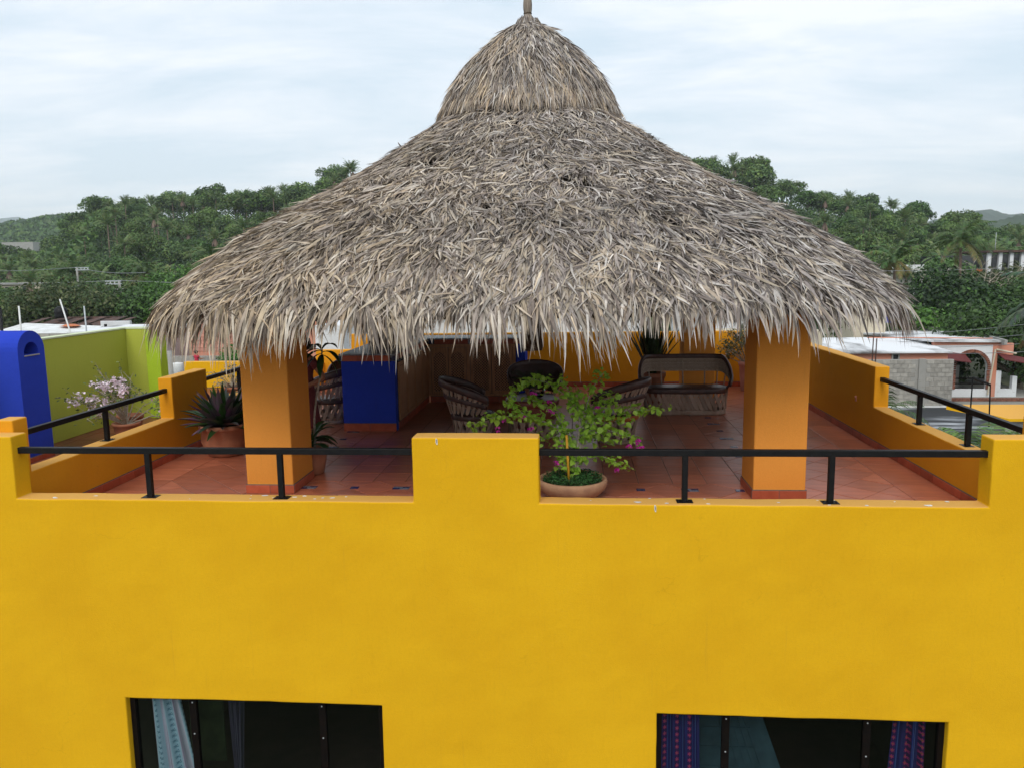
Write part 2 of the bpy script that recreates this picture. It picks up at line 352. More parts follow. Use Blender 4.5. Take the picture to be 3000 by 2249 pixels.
def terrain():
    nx, ny = 150, 90
    xs = np.concatenate([np.linspace(-420, 330, nx)]); ys = np.concatenate([np.linspace(95, 640, ny)])
    X, Y = np.meshgrid(xs, ys)
    Z = hill_h(X, Y)
    Z = Z+np.array([[mnoise.noise((x*.05, y*.05, 0))*1.8 for x in xs] for y in ys])*np.clip((Y-110)/50, 0, 1)
    edge = np.clip((X+420)/60, 0, 1)*np.clip((330-X)/60, 0, 1)*np.clip((640-Y)/60, 0, 1)
    Z = (Z-GZ)*edge+GZ-.3*(1-edge)-.15*(Y < 112)
    b = MB(); b.v = [tuple(p) for p in np.stack([X, Y, Z], -1).reshape(-1, 3)]; b.c = [(1, 1, 1)]*len(b.v)
    for j in range(ny-1):
        for i in range(nx-1): a = j*nx+i; b.f.append((a, a+1, a+nx+1, a+nx))
    b.m = [0]*len(b.f)
    m = simple('hillside_undergrowth', (.035, .07, .022), .95, (.015, .032, .012), .12, .9, .8)
    tag(b.build('hills', m, smooth=True), 'forest-covered hills behind the town', kind='structure')
terrain()
def ridge(name, label, y, tab, zbase, col, depth):
    b = MB(); n = 520; x0, x1 = tab[0][0], tab[-1][0]
    for j, (t, q) in enumerate(((0, 0), (.35, .62), (.7, .93), (1, 1), (1.6, .5), (2.2, 0))):
        for i in range(n):
            x = x0+(x1-x0)*i/(n-1); h = lerp_tab(x, tab)
            jz = mnoise.noise((x*.02, j*3.1, y))*6*(y/900)*q+mnoise.noise((x*.11, j*3.1, y))*3.0*min(y/900, 2)*q+mnoise.noise((x*.33, j*3.1, y))*2.0*q
            b.v.append((x, y-depth+depth*t, zbase+(h-zbase)*q+jz)); b.c.append((1, 1, 1))
    for j in range(5):
        for i in range(n-1): a = j*n+i; b.f.append((a, a+1, a+n+1, a+n)); b.m.append(0)
    m = simple(name+'_forest', col, .95, tuple(c*.6 for c in col), .03 if y < 1500 else .006, .6, .2)
    return tag(b.build('hills', m, smooth=True), label, kind='structure')
ridge('near', 'green wooded ridge in the middle distance at left', 700, [(-900, 20), (-760, 36), (-600, 30), (-533, 42), (-512, 49), (-491, 53), (-471, 55), (-460, 58), (-445, 57), (-380, 56), (-250, 20), (-100, -6)], GZ-1, (.035, .07, .025), 150)
ridge('low', 'low wooded ground at the right edge', 900, [(200, -6), (330, 30), (444, 48), (463, 50), (480, 52), (560, 60), (700, 50), (900, -6)], GZ-1, (.04, .07, .03), 200)
ridge('far', 'blue far mountain at left', 4500, [(-5000, 200), (-4150, 290), (-3650, 250), (-3400, 325), (-3308, 362), (-3218, 322), (-3112, 344), (-2940, 290), (-2400, 140), (-1550, 0)], GZ-1, (.04, .06, .035), 500)
ridge('far', 'blue far mountain at right', 2000, [(500, 0), (700, 60), (830, 100), (873, 108), (927, 128), (969, 115), (1050, 112), (1300, 120), (1700, 60), (2200, 0)], GZ-1, (.04, .06, .035), 400)
b = MB(); b.add([(-5500, -200, GZ-.2), (5500, -200, GZ-.2), (5500, 5300, GZ-.2), (-5500, 5300, GZ-.2)], [(0, 1, 2, 3)])
tag(b.build('ground', simple('valley_floor', (.10, .10, .055), .95, (.035, .06, .022), .04, .3, 2)), kind='structure')

def haze():
    b = MB(); b.box(-5600, 5600, -300, 5400, GZ-1.5, 400)
    m = bpy.data.materials.new('thin_air'); m.use_nodes = True; N = m.node_tree.nodes; N.remove(N['Principled BSDF'])
    v = N.new('ShaderNodeVolumePrincipled'); v.inputs['Color'].default_value = (.88, .95, 1, 1); v.inputs['Density'].default_value = .00018; v.inputs['Anisotropy'].default_value = .2
    m.node_tree.links.new(v.outputs[0], N['Material Output'].inputs['Volume'])
    tag(b.build('haze', m), 'thin pale air softening the far hills', kind='stuff')
haze()
# ------------------------------------------------------------------ vegetation meshes
GREENS = [(.08, .16, .035), (.06, .12, .03), (.11, .18, .04), (.07, .13, .04), (.13, .19, .05)]
def crown_points(lobes, n, rng):
    LT = rng.uniform(.65, 1.4, len(lobes)); P = []; w = np.array([l[3]**2 for l in lobes]); w = w/w.sum()
    for k in rng.choice(len(lobes), n, p=w):
        cx, cy, cz, r, sz = lobes[k]; d = rng.normal(size=3); d /= np.linalg.norm(d)
        if d[2] < -.35: d[2] *= -.6
        q = r*(.72+.33*rng.random()); P.append((cx+d[0]*q, cy+d[1]*q, cz+d[2]*q*sz, *d, LT[k]))
    return np.array(P)
def leaf_cloud(P, size, rng, tints, jit=.35, shape='leaf'):
    """many small bent leaf faces; returns verts, faces, colours"""
    n = len(P); pos = P[:, :3]; nd = P[:, 3:6]; lobe = P[:, 6:7] if P.shape[1] > 6 else 1.
    a = nd+rng.normal(size=(n, 3))*.7; a[:, 2] += .35; a /= np.linalg.norm(a, axis=1)[:, None]
    t = rng.normal(size=(n, 3)); t -= a*(t*a).sum(1)[:, None]; t /= np.linalg.norm(t, axis=1)[:, None]
    u = np.cross(a, t); s = size*(.6+.8*rng.random(n))[:, None]
    v = np.stack([pos-t*s*.6, pos+u*s*.32+a*s*.06, pos+t*s*.6-a*s*.1, pos-u*s*.32+a*s*.06], 1).reshape(-1, 3)
    f = np.arange(n*4).reshape(-1, 4)
    T = np.array(tints)[rng.integers(0, len(tints), n)]*(1+rng.normal(size=(n, 1))*.16)*lobe
    c = np.repeat(np.clip(T, .005, 1), 4, 0)
    return v, f, c
def np_mesh(name, parts, mats):
    """parts: list of (verts, quads, colours or None, material index)"""
    V = np.concatenate([p[0] for p in parts]).astype(np.float32); offs = np.cumsum([0]+[len(p[0]) for p in parts])[:-1]
    F = np.concatenate([p[1]+o for p, o in zip(parts, offs)]).astype(np.int32)
    Cc = np.concatenate([p[2] if p[2] is not None else np.ones((len(p[0]), 3)) for p in parts])
    MI = np.concatenate([np.full(len(p[1]), p[3]) for p in parts]).astype(np.int32)
    me = bpy.data.meshes.new(name); me.vertices.add(len(V)); me.vertices.foreach_set('co', V.ravel())
    me.loops.add(F.size); me.loops.foreach_set('vertex_index', F.ravel())
    me.polygons.add(len(F)); me.polygons.foreach_set('loop_start', np.arange(len(F), dtype=np.int32)*4)
    me.polygons.foreach_set('material_index', MI)
    for m in mats: me.materials.append(m)
    at = me.color_attributes.new('tint', 'FLOAT_COLOR', 'POINT')
    at.data.foreach_set('color', np.concatenate([Cc, np.ones((len(Cc), 1))], 1).astype(np.float32).ravel())
    me.update(); me.validate(); return me
def mb_part(b, mi, col=None):
    q = [f if len(f) == 4 else (f[0], f[1], f[2], f[2]) for f in b.f if len(f) <= 4]
    c = np.array(b.c); return np.array(b.v), np.array(q), c, mi
def random_lobes(rng, H, W, n=9):
    L = [(0, 0, H*.72, W*.36, .8)]
    for k in range(n):
        a = rng.random()*6.28; r = W*(.18+.22*rng.random()); L.append((r*math.cos(a), r*math.sin(a), H*(.42+.42*rng.random()), W*(.16+.14*rng.random()), .75+.3*rng.random()))
    return L
def trunk_mb(H, W, rng, limbs=5, r=.16):
    t = MB(); t.tube([(0, 0, -.6), (.1, .05, H*.25), (-.05, .1, H*.5), (.05, 0, H*.75)], [r*1.3, r, r*.75, r*.35], 6)
    for k in range(limbs):
        a = k*6.28/limbs+rng.random(); q = W*(.28+.1*rng.random())
        t.tube([(0, 0, H*(.28+.1*rng.random())), (q*.5*math.cos(a), q*.5*math.sin(a), H*.5), (q*math.cos(a), q*math.sin(a), H*(.6+.2*rng.random()))], [r*.6, r*.4, r*.12], 5)
    return t
def tree_mesh(name, H, W, n, size, seed, tints, lobes=9):
    rng = np.random.default_rng(seed); P = crown_points(random_lobes(rng, H, W, lobes), n, rng)
    v, f, c = leaf_cloud(P, size, rng, tints)
    lb = MB()
    return np_mesh(name, [(v, f, c, 0), mb_part(trunk_mb(H, W, rng), 1)], [M['leafy'], M['bark']])
def frond_mb(b, p, a, el, L, col, nl=14, w=.12, leafL=.5, droop=1.1, hang=.5):
    """one feather frond: arched rachis with leaflets on both sides"""
    p = Vector(p); d = Vector((math.cos(a)*math.cos(el), math.sin(a)*math.cos(el), math.sin(el))); pts = [p.copy()]
    for i in range(nl):
        p = p+d*(L/nl); d = (d+Vector((0, 0, -droop/nl*(.4+1.2*i/nl)))).normalized(); pts.append(p.copy())
    b.tube(pts[::2]+[pts[-1]], [max(.028*(1-i/(len(pts[::2])+1)), .006)*L/3 for i in range(len(pts[::2])+1)], 3, tuple(c*1.3 for c in col), cap=False)
    for i in range(1, nl+1):
        t = i/nl; q = pts[i]; dd = (pts[i]-pts[i-1]).normalized(); side = dd.cross(Vector((0, 0, 1)))
        side = side.normalized() if side.length > .01 else Vector((1, 0, 0))
        ll = leafL*math.sin(math.pi*(.12+.8*t))*(.8+.4*random.random())+.05
        for s in (-1, 1):
            e = (side*s*.9+dd*.65+Vector((0, 0, -hang*random.uniform(.4, 1.2)))).normalized()
            o = dd*w*.5; tip = q+e*ll; mid = q+e*ll*.5+Vector((0, 0, .06*ll))
            cc = tuple(max(x*random.uniform(.75, 1.25), .004) for x in col)
            b.add([q-o, q+o, mid+o*.9, mid-o*.9, tip+Vector((0, 0, -.12*ll))], [(0, 1, 2, 3), (3, 2, 4, 4)] if False else [(0, 1, 2, 3), (3, 2, 4)], cc)
def palm_mesh(name, H, seed, kind='coco', nf=20, L=2.6, nl=12):
    random.seed(seed); f = MB(); lean = random.uniform(-.5, .5)
    top = (lean, 0, H)
    for k in range(nf):
        el = random.uniform(-.35, 1.25) if kind == 'coco' else random.uniform(.15, 1.35)
        col = random.choice([(.13, .20, .06), (.16, .22, .07), (.10, .17, .055), (.19, .23, .09)])
        if el < 0: col = (.17, .15, .06)
        frond_mb(f, top, k*2.399+random.random()*.4, el, L*random.uniform(.8, 1.15), col, nl, .10*L/2.6, .30*L, 1.5 if kind == 'coco' else 1.2, .6)
    if kind == 'skirt':
        for k in range(60):
            a = random.random()*6.28; r = .25+.35*random.random(); z = random.uniform(.2, .6)
            f.blade((lean+.15*math.cos(a), .15*math.sin(a), H-.1), (math.cos(a)*r, math.sin(a)*r, -1), (math.cos(a), math.sin(a), 0), random.uniform(1.2, 2.1), .35, .5, 3, .1, random.choice([(.22, .15, .11), (.28, .18, .14), (.17, .12, .09)]), [.6, 1, .9, .4])
    tr = MB(); tr.tube([(0, 0, -.8), (lean*.25, 0, H*.35), (lean*.6, 0, H*.7), top], [.2, .15, .13, .12], 6)
    # faces of three corners become degenerate quads
    return np_mesh(name, [mb_part(f, 0), mb_part(tr, 1)], [M['leafy'], M['palm_trunk']])
HT = [tree_mesh('broadleaf_tree', 8.5, 8, 2400, .5, 100+k, [GREENS[k % 5], GREENS[(k+1) % 5], tuple(x*.6 for x in GREENS[k % 5])]) for k in range(5)]
HT.append(tree_mesh('broadleaf_tree', 7, 7, 2200, .46, 120, [(.10, .16, .035), (.075, .13, .03)]))
HP = [palm_mesh('palm_tree', 7.6, 40+k, 'fan', 34, 3.1, 15) for k in range(3)]+[palm_mesh('palm_tree', 7.2, 50+k, 'skirt', 30, 3.1, 13) for k in range(2)]
HC = [palm_mesh('coconut_palm', 8, 60+k, 'coco', 24, 4.0, 20) for k in range(2)]
def zone(u0, u1): return u0, u1
def plant_hills():
    rng = random.Random(3)
    spots = []
    def cam_ratio(x, y): return (x-.56)/(y+7.2)
    tries = 0
    while len(spots) < 400 and tries < 90000:
        tries += 1
        y = rng.choice([rng.uniform(118, 200), rng.uniform(118, 275), rng.uniform(225, 268)]); r = rng.choice([rng.uniform(-.79, -.27), rng.uniform(.12, .60)])
        x = .56+r*(y+7.2)
        z = float(hill_h(np.array(x), np.array(y)))
        dmin = 4.7 if y > 180 else 4.5
        if any((x-a)**2+(y-b_)**2 < dmin**2 for a, b_, _, _ in spots): continue
        # leave out what stands behind the roof
        slope = (z+8-2.57)/(y+7.2)
        if -.47 < r < .40 and slope < (.17-.42*abs(r+.02))*1.0+.0: continue
        spots.append((x, y, z, r))
    L0, R0 = spots, None
    for i, (x, y, z, r) in enumerate(spots):
        left = r < 0
        side = 'left' if left else 'right'
        pf = .55 if (left and -.62 < r < -.26) else .42
        if rng.random() < pf:
            if y < 150 and rng.random() < .5: me, nm, lab = rng.choice(HC), 'coconut_palm', f'tall coconut palm at the foot of the {side} wooded hill'
            else:
                me = rng.choice(HP); nm = 'palm_tree'
                lab = f'feathery palm with a hanging dead-leaf skirt on the {side} wooded hill' if me in HP[3:] else f'feathery green palm on the {side} wooded hill'
            cat = 'palm'; sc = rng.uniform(.75, 1.1)
        else:
            me = rng.choice(HT); nm = 'broadleaf_tree'; cat = 'tree'; sc = rng.uniform(.6, 1.1)*(1.25 if y > 215 else 1)
            lab = f'pale green broadleaf tree on the {side} wooded hill' if me is HT[5] else f'dark green broadleaf tree on the {side} wooded hill'
        lvl = 'at the foot of' if y < 165 else ('halfway up' if y < 222 else 'along the crest of'); ar = abs(r)
        pos = ('near the thatched roof' if ar < (.40 if left else .28) else ('in mid-stretch' if ar < (.6 if left else .44) else 'near the picture edge'))
        lab = lab.replace('tall ', '').split(' at the foot')[0].split(' on the ')[0].replace('with a hanging dead-leaf skirt', 'with dead-leaf skirt')+f' {lvl} the {side} hill, {pos}'
        o = bpy.data.objects.new(nm, me); COL.objects.link(o); o.location = (x, y, z); o.rotation_euler = (0, 0, rng.random()*6.28); o.scale = (sc, sc, sc*rng.uniform(.85, 1.15))
        tag(o, lab, cat, lab.replace('palm', 'palms', 1).replace('tree', 'trees', 1))
plant_hills()
def understory():
    rng = np.random.default_rng(5); n = 150000
    y = rng.uniform(112, 285, n); r = rng.uniform(-.85, .70, n); x = .56+r*(y+7.2)
    z = hill_h(x, y)+rng.random(len(x))**1.5*4.2
    d = rng.normal(size=(len(x), 3)); d[:, 1] -= .7; d[:, 2] += .7; d /= np.linalg.norm(d, axis=1)[:, None]
    clump = np.array([mnoise.noise((a*.11, b_*.11, 3)) for a, b_ in zip(x, y)])
    z = z+np.clip(clump, 0, 1)*4
    v, f, c = leaf_cloud(np.column_stack([x, y, z, d]), .62, rng, [(.05, .10, .022), (.065, .12, .03), (.035, .07, .02), (.085, .14, .035)])
    c = c*np.repeat((1+.5*clump), 4)[:, None]
    me = np_mesh('undergrowth', [(v, f, np.clip(c, .004, 1), 0)], [M['leafy']]); o = bpy.data.objects.new('undergrowth', me); COL.objects.link(o)
    tag(o, 'dense dark undergrowth covering both hillsides', 'undergrowth', kind='stuff')
understory()
def plain_trees():
    """valley trees beyond the roofs: far ones as one mass"""
    rng = np.random.default_rng(9); n = 60000
    y = rng.uniform(190, 620, n); r = np.where(rng.random(n) < .5, rng.uniform(-.86, -.62, n), rng.uniform(.44, .74, n)); x = .56+r*(y+7.2)
    g = hill_h(x, y); cl = np.array([mnoise.noise((a*.06, b_*.06, 8)) for a, b_ in zip(x, y)])
    z = g+rng.random(n)**.7*7*(1+cl)
    d = rng.normal(size=(n, 3)); d[:, 1] -= .7; d[:, 2] += .8; d /= np.linalg.norm(d, axis=1)[:, None]
    v, f, c = leaf_cloud(np.column_stack([x, y, z, d]), 1.5, rng, GREENS[:4])
    me = np_mesh('far_wood', [(v, f, c, 0)], [M['leafy']]); o = bpy.data.objects.new('far_wood', me); COL.objects.link(o)
    tag(o, 'far dark woodland filling the valley at both edges of the view', 'woodland', kind='stuff')
plain_trees()
def ridge_wood():
    rng = np.random.default_rng(19); n = 30000; x = rng.uniform(-640, -300, n); t = rng.random(n)
    top = np.interp(x, [-900, -760, -600, -533, -512, -491, -471, -460, -445, -380, -250], [20, 36, 30, 42, 49, 53, 55, 58, 57, 56, 20]); q = np.interp(t, [0, .35, .7, 1], [0, .62, .93, 1])
    z = GZ+(top-GZ)*q+rng.random(n)*4-2; y = 550+150*t; d = rng.normal(size=(n, 3)); d[:, 1] -= .7; d[:, 2] += .8; d /= np.linalg.norm(d, axis=1)[:, None]
    v, f, c = leaf_cloud(np.column_stack([x, y, z, d]), 3.6, rng, GREENS[:4])
    me = np_mesh('ridge_wood', [(v, f, c, 0)], [M['leafy']]); o = bpy.data.objects.new('ridge_wood', me); COL.objects.link(o); tag(o, 'woodland covering the middle-distance ridge at left', 'woodland', kind='stuff')
ridge_wood()
def near_tree(loc, H, W, n, size, seed, tints, label, group=None, lobes=14, name='broadleaf_tree'):
    n, size = int(n*2.4), size*.62
    rng = np.random.default_rng(seed); t = thing(name, label, 'tree', loc, group)
    v, f, c = leaf_cloud(crown_points(random_lobes(rng, H, W, lobes), n, rng), size, rng, tints)
    o = bpy.data.objects.new('crown', np_mesh('crown', [(v, f, c, 0)], [M['leafy']])); COL.objects.link(o); o.parent = t
    o = trunk_mb(H, W, rng, 6, .22).build('trunk', M['bark'], t, True, world=False)
    return t
DG = [(.045, .09, .02), (.065, .13, .028), (.03, .06, .016)]
OG = [(.09, .12, .035), (.06, .10, .03), (.11, .12, .05), (.04, .07, .02)]
BG = [(.09, .19, .028), (.065, .15, .025), (.04, .09, .018)]
near_tree((-55, 66, GZ), 4.2, 10, 5200, .55, 1, OG, 'olive brown-green tree in front of the pale flat-roofed building, at the left edge')
near_tree((-51, 70, GZ), 7.8, 11, 5200, .5, 2, OG, 'olive tree with yellowish top right of the pale flat-roofed building')
near_tree((-45.5, 74, GZ), 7.4, 11, 5200, .5, 3, DG, 'dark green tree behind the leaning white pole')
near_tree((-38.5, 72, GZ), 7.6, 11, 5600, .5, 4, BG, 'dense mid-green tree directly behind the lime wall')
near_tree((-33, 66, GZ), 8.3, 10, 5200, .5, 5, BG, 'green tree touching the left eave of the thatched roof')
near_tree((-50, 92, GZ), 9.6, 12, 4200, .6, 6, BG, 'bright bushy tree behind the crossarm pole at left')
near_tree((-43, 96, GZ), 12.0, 11, 4200, .6, 7, [(.16, .24, .05), (.10, .17, .04), (.07, .13, .03)], 'yellow-green tree beside the left slope of the thatched roof')
near_tree((-78, 112, GZ), 8, 14, 3200, .7, 8, DG, 'dark tree between the two far pale buildings')
near_tree((-16.6, 31, GZ), 5.4, 4.0, 3800, .24, 9, [(.06, .17, .025), (.04, .12, .02), (.09, .2, .03)], 'fresh green tree left of the front-left orange column, in front of the brick house')
near_tree((28.2, 54, GZ), 7.6, 10, 9000, .42, 10, [(.03, .07, .016), (.055, .12, .02), (.02, .045, .013), (.015, .035, .01)], 'large dark spreading tree behind the white flat roof at right')
near_tree((36.5, 58, GZ), 7.2, 11, 8000, .45, 11, DG, 'dark tree above the arched salmon house, at the right edge')
near_tree((42, 66, GZ), 8.2, 12, 5200, .5, 12, OG, 'olive tree below the far pillared building')
near_tree((22, 50, GZ), 6.6, 8, 5200, .42, 13, BG, 'green tree just right of the thatched roof eave')
near_tree((27, 42, GZ), 6.2, 8, 5200, .38, 14, DG, 'shaded tree right of the salmon house')
near_tree((22.2, 44, GZ), 4.4, 5, 3000, .3, 16, DG, 'dark garden tree seen through the brick arch')
# bare grey branches over the dark tree
def bare(loc, H, W, seed, label, n=46):
    rng = random.Random(seed); t = thing('bare_tree', label, 'tree', loc); b = MB()
    b.tube([(0, 0, 0), (.2, 0, H*.4), (-.1, .1, H*.62)], [.2, .15, .1], 6); b.build('trunk', M['bark_pale'], t, world=False); b = MB()
    for k in range(n):
        a = rng.random()*6.28; r = W*rng.uniform(.25, .55); z0 = H*rng.uniform(.4, .66); z1 = H*rng.uniform(.5, 1)
        pts = [(0, 0, z0), (r*.5*math.cos(a), r*.5*math.sin(a), (z0+z1)/2+rng.uniform(-.3, .4)), (r*math.cos(a+.2), r*math.sin(a+.2), z1)]
        b.tube(pts, [.06, .035, .012], 4)
        for q in range(4):
            e = Vector(pts[2]).lerp(Vector(pts[1]), rng.random()*.7); b.tube([e, e+Vector((rng.uniform(-1, 1), rng.uniform(-1, 1), rng.uniform(-.1, .9)))*.8], [.02, .006], 3)
    b.build('branches', M['bark_pale'], t, world=False)
bare((33.5, 62, GZ), 9.6, 9, 4, 'leafless grey tree tangled round the coconut palm at right')
bare((26.5, 50, GZ), 5.6, 6, 5, 'pale dead limbs poking out of the large dark tree', 14)
def near_palm(loc, H, nf, L, seed, label, nl=24, group=None, el0=-.5, col=None, frond_parts=True, trunk_r=.17, leaf=.22, w=.05):
    random.seed(seed); t = thing('palm_tree', label, 'palm', loc, group)
    for k in range(nf):
        b = MB(); el = random.uniform(el0, 1.2); c = col or random.choice([(.07, .12, .03), (.09, .14, .035), (.055, .10, .028)])
        if el < -.1: c = (.16, .15, .05)
        frond_mb(b, (0, 0, H), k*2.399+random.random()*.3, el, L*random.uniform(.85, 1.1), c, nl, w*L, leaf*L, 1.5, .65)
        b.build('frond', M['leafy'], t, world=False)
    b = MB(); b.tube([(.5, 0, -.5), (.3, 0, H*.3), (.1, 0, H*.7), (0, 0, H)], [trunk_r*1.3, trunk_r, trunk_r*.85, trunk_r*.8], 8); b.build('trunk', M['palm_trunk'], t, True, world=False)
    return t
near_palm((40.6, 80, GZ), 11.4, 30, 3.6, 1, 'tall coconut palm standing left of the far pillared building', 34, w=.022, leaf=.2)
near_palm((32.1, 75, GZ), 9.6, 20, 3.2, 2, 'coconut palm just right of the thatched roof, above the long white roof')
near_palm((-52, 105, GZ), 11.2, 26, 5.2, 3, 'coconut palm with long drooping fronds behind the crossarm pole', 34, w=.022, leaf=.2)
near_palm((-66, 112, GZ), 9.6, 26, 5.2, 4, 'coconut palm right of the pale flat-roofed building', 34, w=.022, leaf=.2)
near_palm((-82, 118, GZ), 9.8, 24, 4.6, 5, 'coconut palm above the pale flat-roofed building', 32, w=.022, leaf=.2)
near_palm((-42, 125, GZ), 13.0, 20, 4.6, 6, 'yellowish coconut palm close to the left slope of the thatched roof', 32, w=.022, leaf=.2, col=(.20, .24, .07))
near_palm((19.0, 24, GZ), 7.6, 18, 2.6, 7, 'palm with drooping dry fronds at the right edge', col=(.06, .09, .05))
near_palm((18.6, 22, GZ), 4.4, 16, 2.6, 8, 'low palm below the right end of the salmon house', col=(.05, .085, .05))
near_palm((11.0, 13.4, GZ), 3.9, 24, 1.75, 9, 'areca palm top rising beside the black rail at right', 30, el0=.35, col=(.11, .19, .05), leaf=.3, w=.018)
near_palm((8.0, 12.3, GZ), 5.55, 9, 1.0, 10, 'small palm tip behind the right parapet pillar', 22, el0=.0, col=(.07, .12, .045), leaf=.3, w=.022)

# ------------------------------------------------------------------ the yellow house
ZL, ZP, ZS, ZH = .40, 1.027, .57, 1.146
XL, XR = -4.99, 4.26
facade = thing('front_wall', 'big mustard yellow house front with a stepped parapet and two wide dark windows', 'wall', (0, 0, GZ))
WZ0, WZ1 = -3.55, -1.69
def fsolid(x, z):
    if z > ZL and not (x < XL or x > XR or -.992 < x < .208): return False
    if WZ0 < z < WZ1 and (-4.05 < x < -1.38 or 1.327 < x < 4.04): return False
    return True
w = cellwall([-8.6, XL, -4.05, -1.38, -.992, .208, 1.327, 4.04, XR, 5.6], [GZ, WZ0, WZ1, ZL, ZP], fsolid, 0, .232)
w.build('wall_face', M['yellow'], facade, bevel=.014)
fl = MB(); rf = random.Random(4)
for k in range(28):
    x = rf.choice([rf.uniform(-4.9, -1.1), rf.uniform(.3, 4.1)]); y = rf.uniform(.03, .2); s = rf.uniform(.006, .028)*(1 if rf.random() < .8 else 1.4)
    n = 7; vs = [(x+s*rf.uniform(.6, 1.3)*math.cos(i*6.283/n), y+s*.55*rf.uniform(.6, 1.3)*math.sin(i*6.283/n), ZL+.0035) for i in range(n)]
    fl.add(vs+[(a, b_, ZL+.001) for a, b_, _ in vs], [tuple(range(n))]+[(i, n+i, n+(i+1) % n, (i+1) % n) for i in range(n)])
for (x, z, hh) in ((-.76, ZP-.005, .045), (1.28, ZL-.005, .05)):
    fl.box(x, x+.012, -.004, -.001, z-hh, z); fl.box(x+.006, x+.017, -.004, -.001, z-hh*1.3, z-hh*.2)
tag(fl.build('paint_flakes', M['flake'], facade), 'white paint chips scattered along the ledge and drips below it', kind='stuff')
# windows (parts of the front wall)
def window(x0, x1, mullions):
    fr = MB(); y0, y1 = .075, .135; t = .055
    fr.box(x0, x0+t, y0, y1, WZ0, WZ1); fr.box(x1-t, x1, y0, y1, WZ0, WZ1); fr.box(x0+t, x1-t, y0, y1, WZ1-t*.8, WZ1); fr.box(x0+t, x1-t, y0, y1, WZ0, WZ0+t)
    for m in mullions: fr.box(m-.035, m+.035, y0+.006, y1-.006, WZ0+t, WZ1-t*.8)
    f = fr.build('window', M['dark_wood'], facade)
    xs = [x0+t]+list(mullions)+[x1-t]
    for i in range(len(xs)-1):
        a = xs[i]+(.035 if i else 0); c = xs[i+1]-(.035 if i < len(xs)-2 else 0)
        p = MB(); p.box(a, c, .100, .106, WZ0+t, WZ1-t*.8); p.build('pane', M['glass'], f)
    for m in mullions:
        for zz in (WZ1-.075, WZ1-.42, WZ1-.9):
            s = MB(); s.lathe([(.0, -.004), (.007, -.003), (.008, 0), (0, .001)], n=8)
            s.v = [(m+vx, y0+.002+vz, zz+vy) for vx, vy, vz in s.v]; s.build('screw', M['grey_metal'], f)
window(-4.05, -1.38, [-3.38, -2.02]); window(1.327, 4.04, [2.0, 3.33])
# rooms behind the windows, floors and the terrace slab
def room(x0, x1, name):
    b = MB(); y0, y1, z0, z1 = .232, 4.2, -3.9, -1.45
    q = [(x0,y0,z0),(x1,y0,z0),(x1,y1,z0),(x0,y1,z0),(x0,y0,z1),(x1,y0,z1),(x1,y1,z1),(x0,y1,z1)]
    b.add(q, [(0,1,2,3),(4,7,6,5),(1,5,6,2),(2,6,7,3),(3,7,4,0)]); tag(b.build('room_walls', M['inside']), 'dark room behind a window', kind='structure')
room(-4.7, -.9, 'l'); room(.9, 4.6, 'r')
def curtain(name, label, x0, x1, taper, mat, seed, y=.19):
    rr = random.Random(seed); b = MB(); nx, nz = 40, 14; ph = [rr.random()*6 for _ in range(3)]
    for j in range(nz+1):
        t = j/nz; z = WZ1-.02-(1.9)*t; xa = x0+taper[0]*t; xb = x1+taper[1]*t
        for i in range(nx+1):
            s = i/nx; x = xa+(xb-xa)*s; yy = y+.03*math.sin(s*19+ph[0]+t)+.015*math.sin(s*41+ph[1]-t*2)
            b.v.append((x, yy, z)); b.c.append((1, 1, 1))
    for j in range(nz):
        for i in range(nx): a = j*(nx+1)+i; b.f.append((a, a+nx+1, a+nx+2, a+1)); b.m.append(0)
    o = b.build(name, mat, smooth=True, origin=((x0+x1)/2, y, WZ1)); sd = o.modifiers.new('thickness', 'SOLIDIFY'); sd.thickness = .004
    # pattern coordinates: s across the cloth, t down it
    uv = o.data.uv_layers.new(name='UVMap')
    for li, l in enumerate(o.data.loops): vi = l.vertex_index; uv.data[li].uv = ((vi % (nx+1))/nx*(x1-x0), (vi//(nx+1))/nz*1.9)
    return tag(o, label, 'curtain')
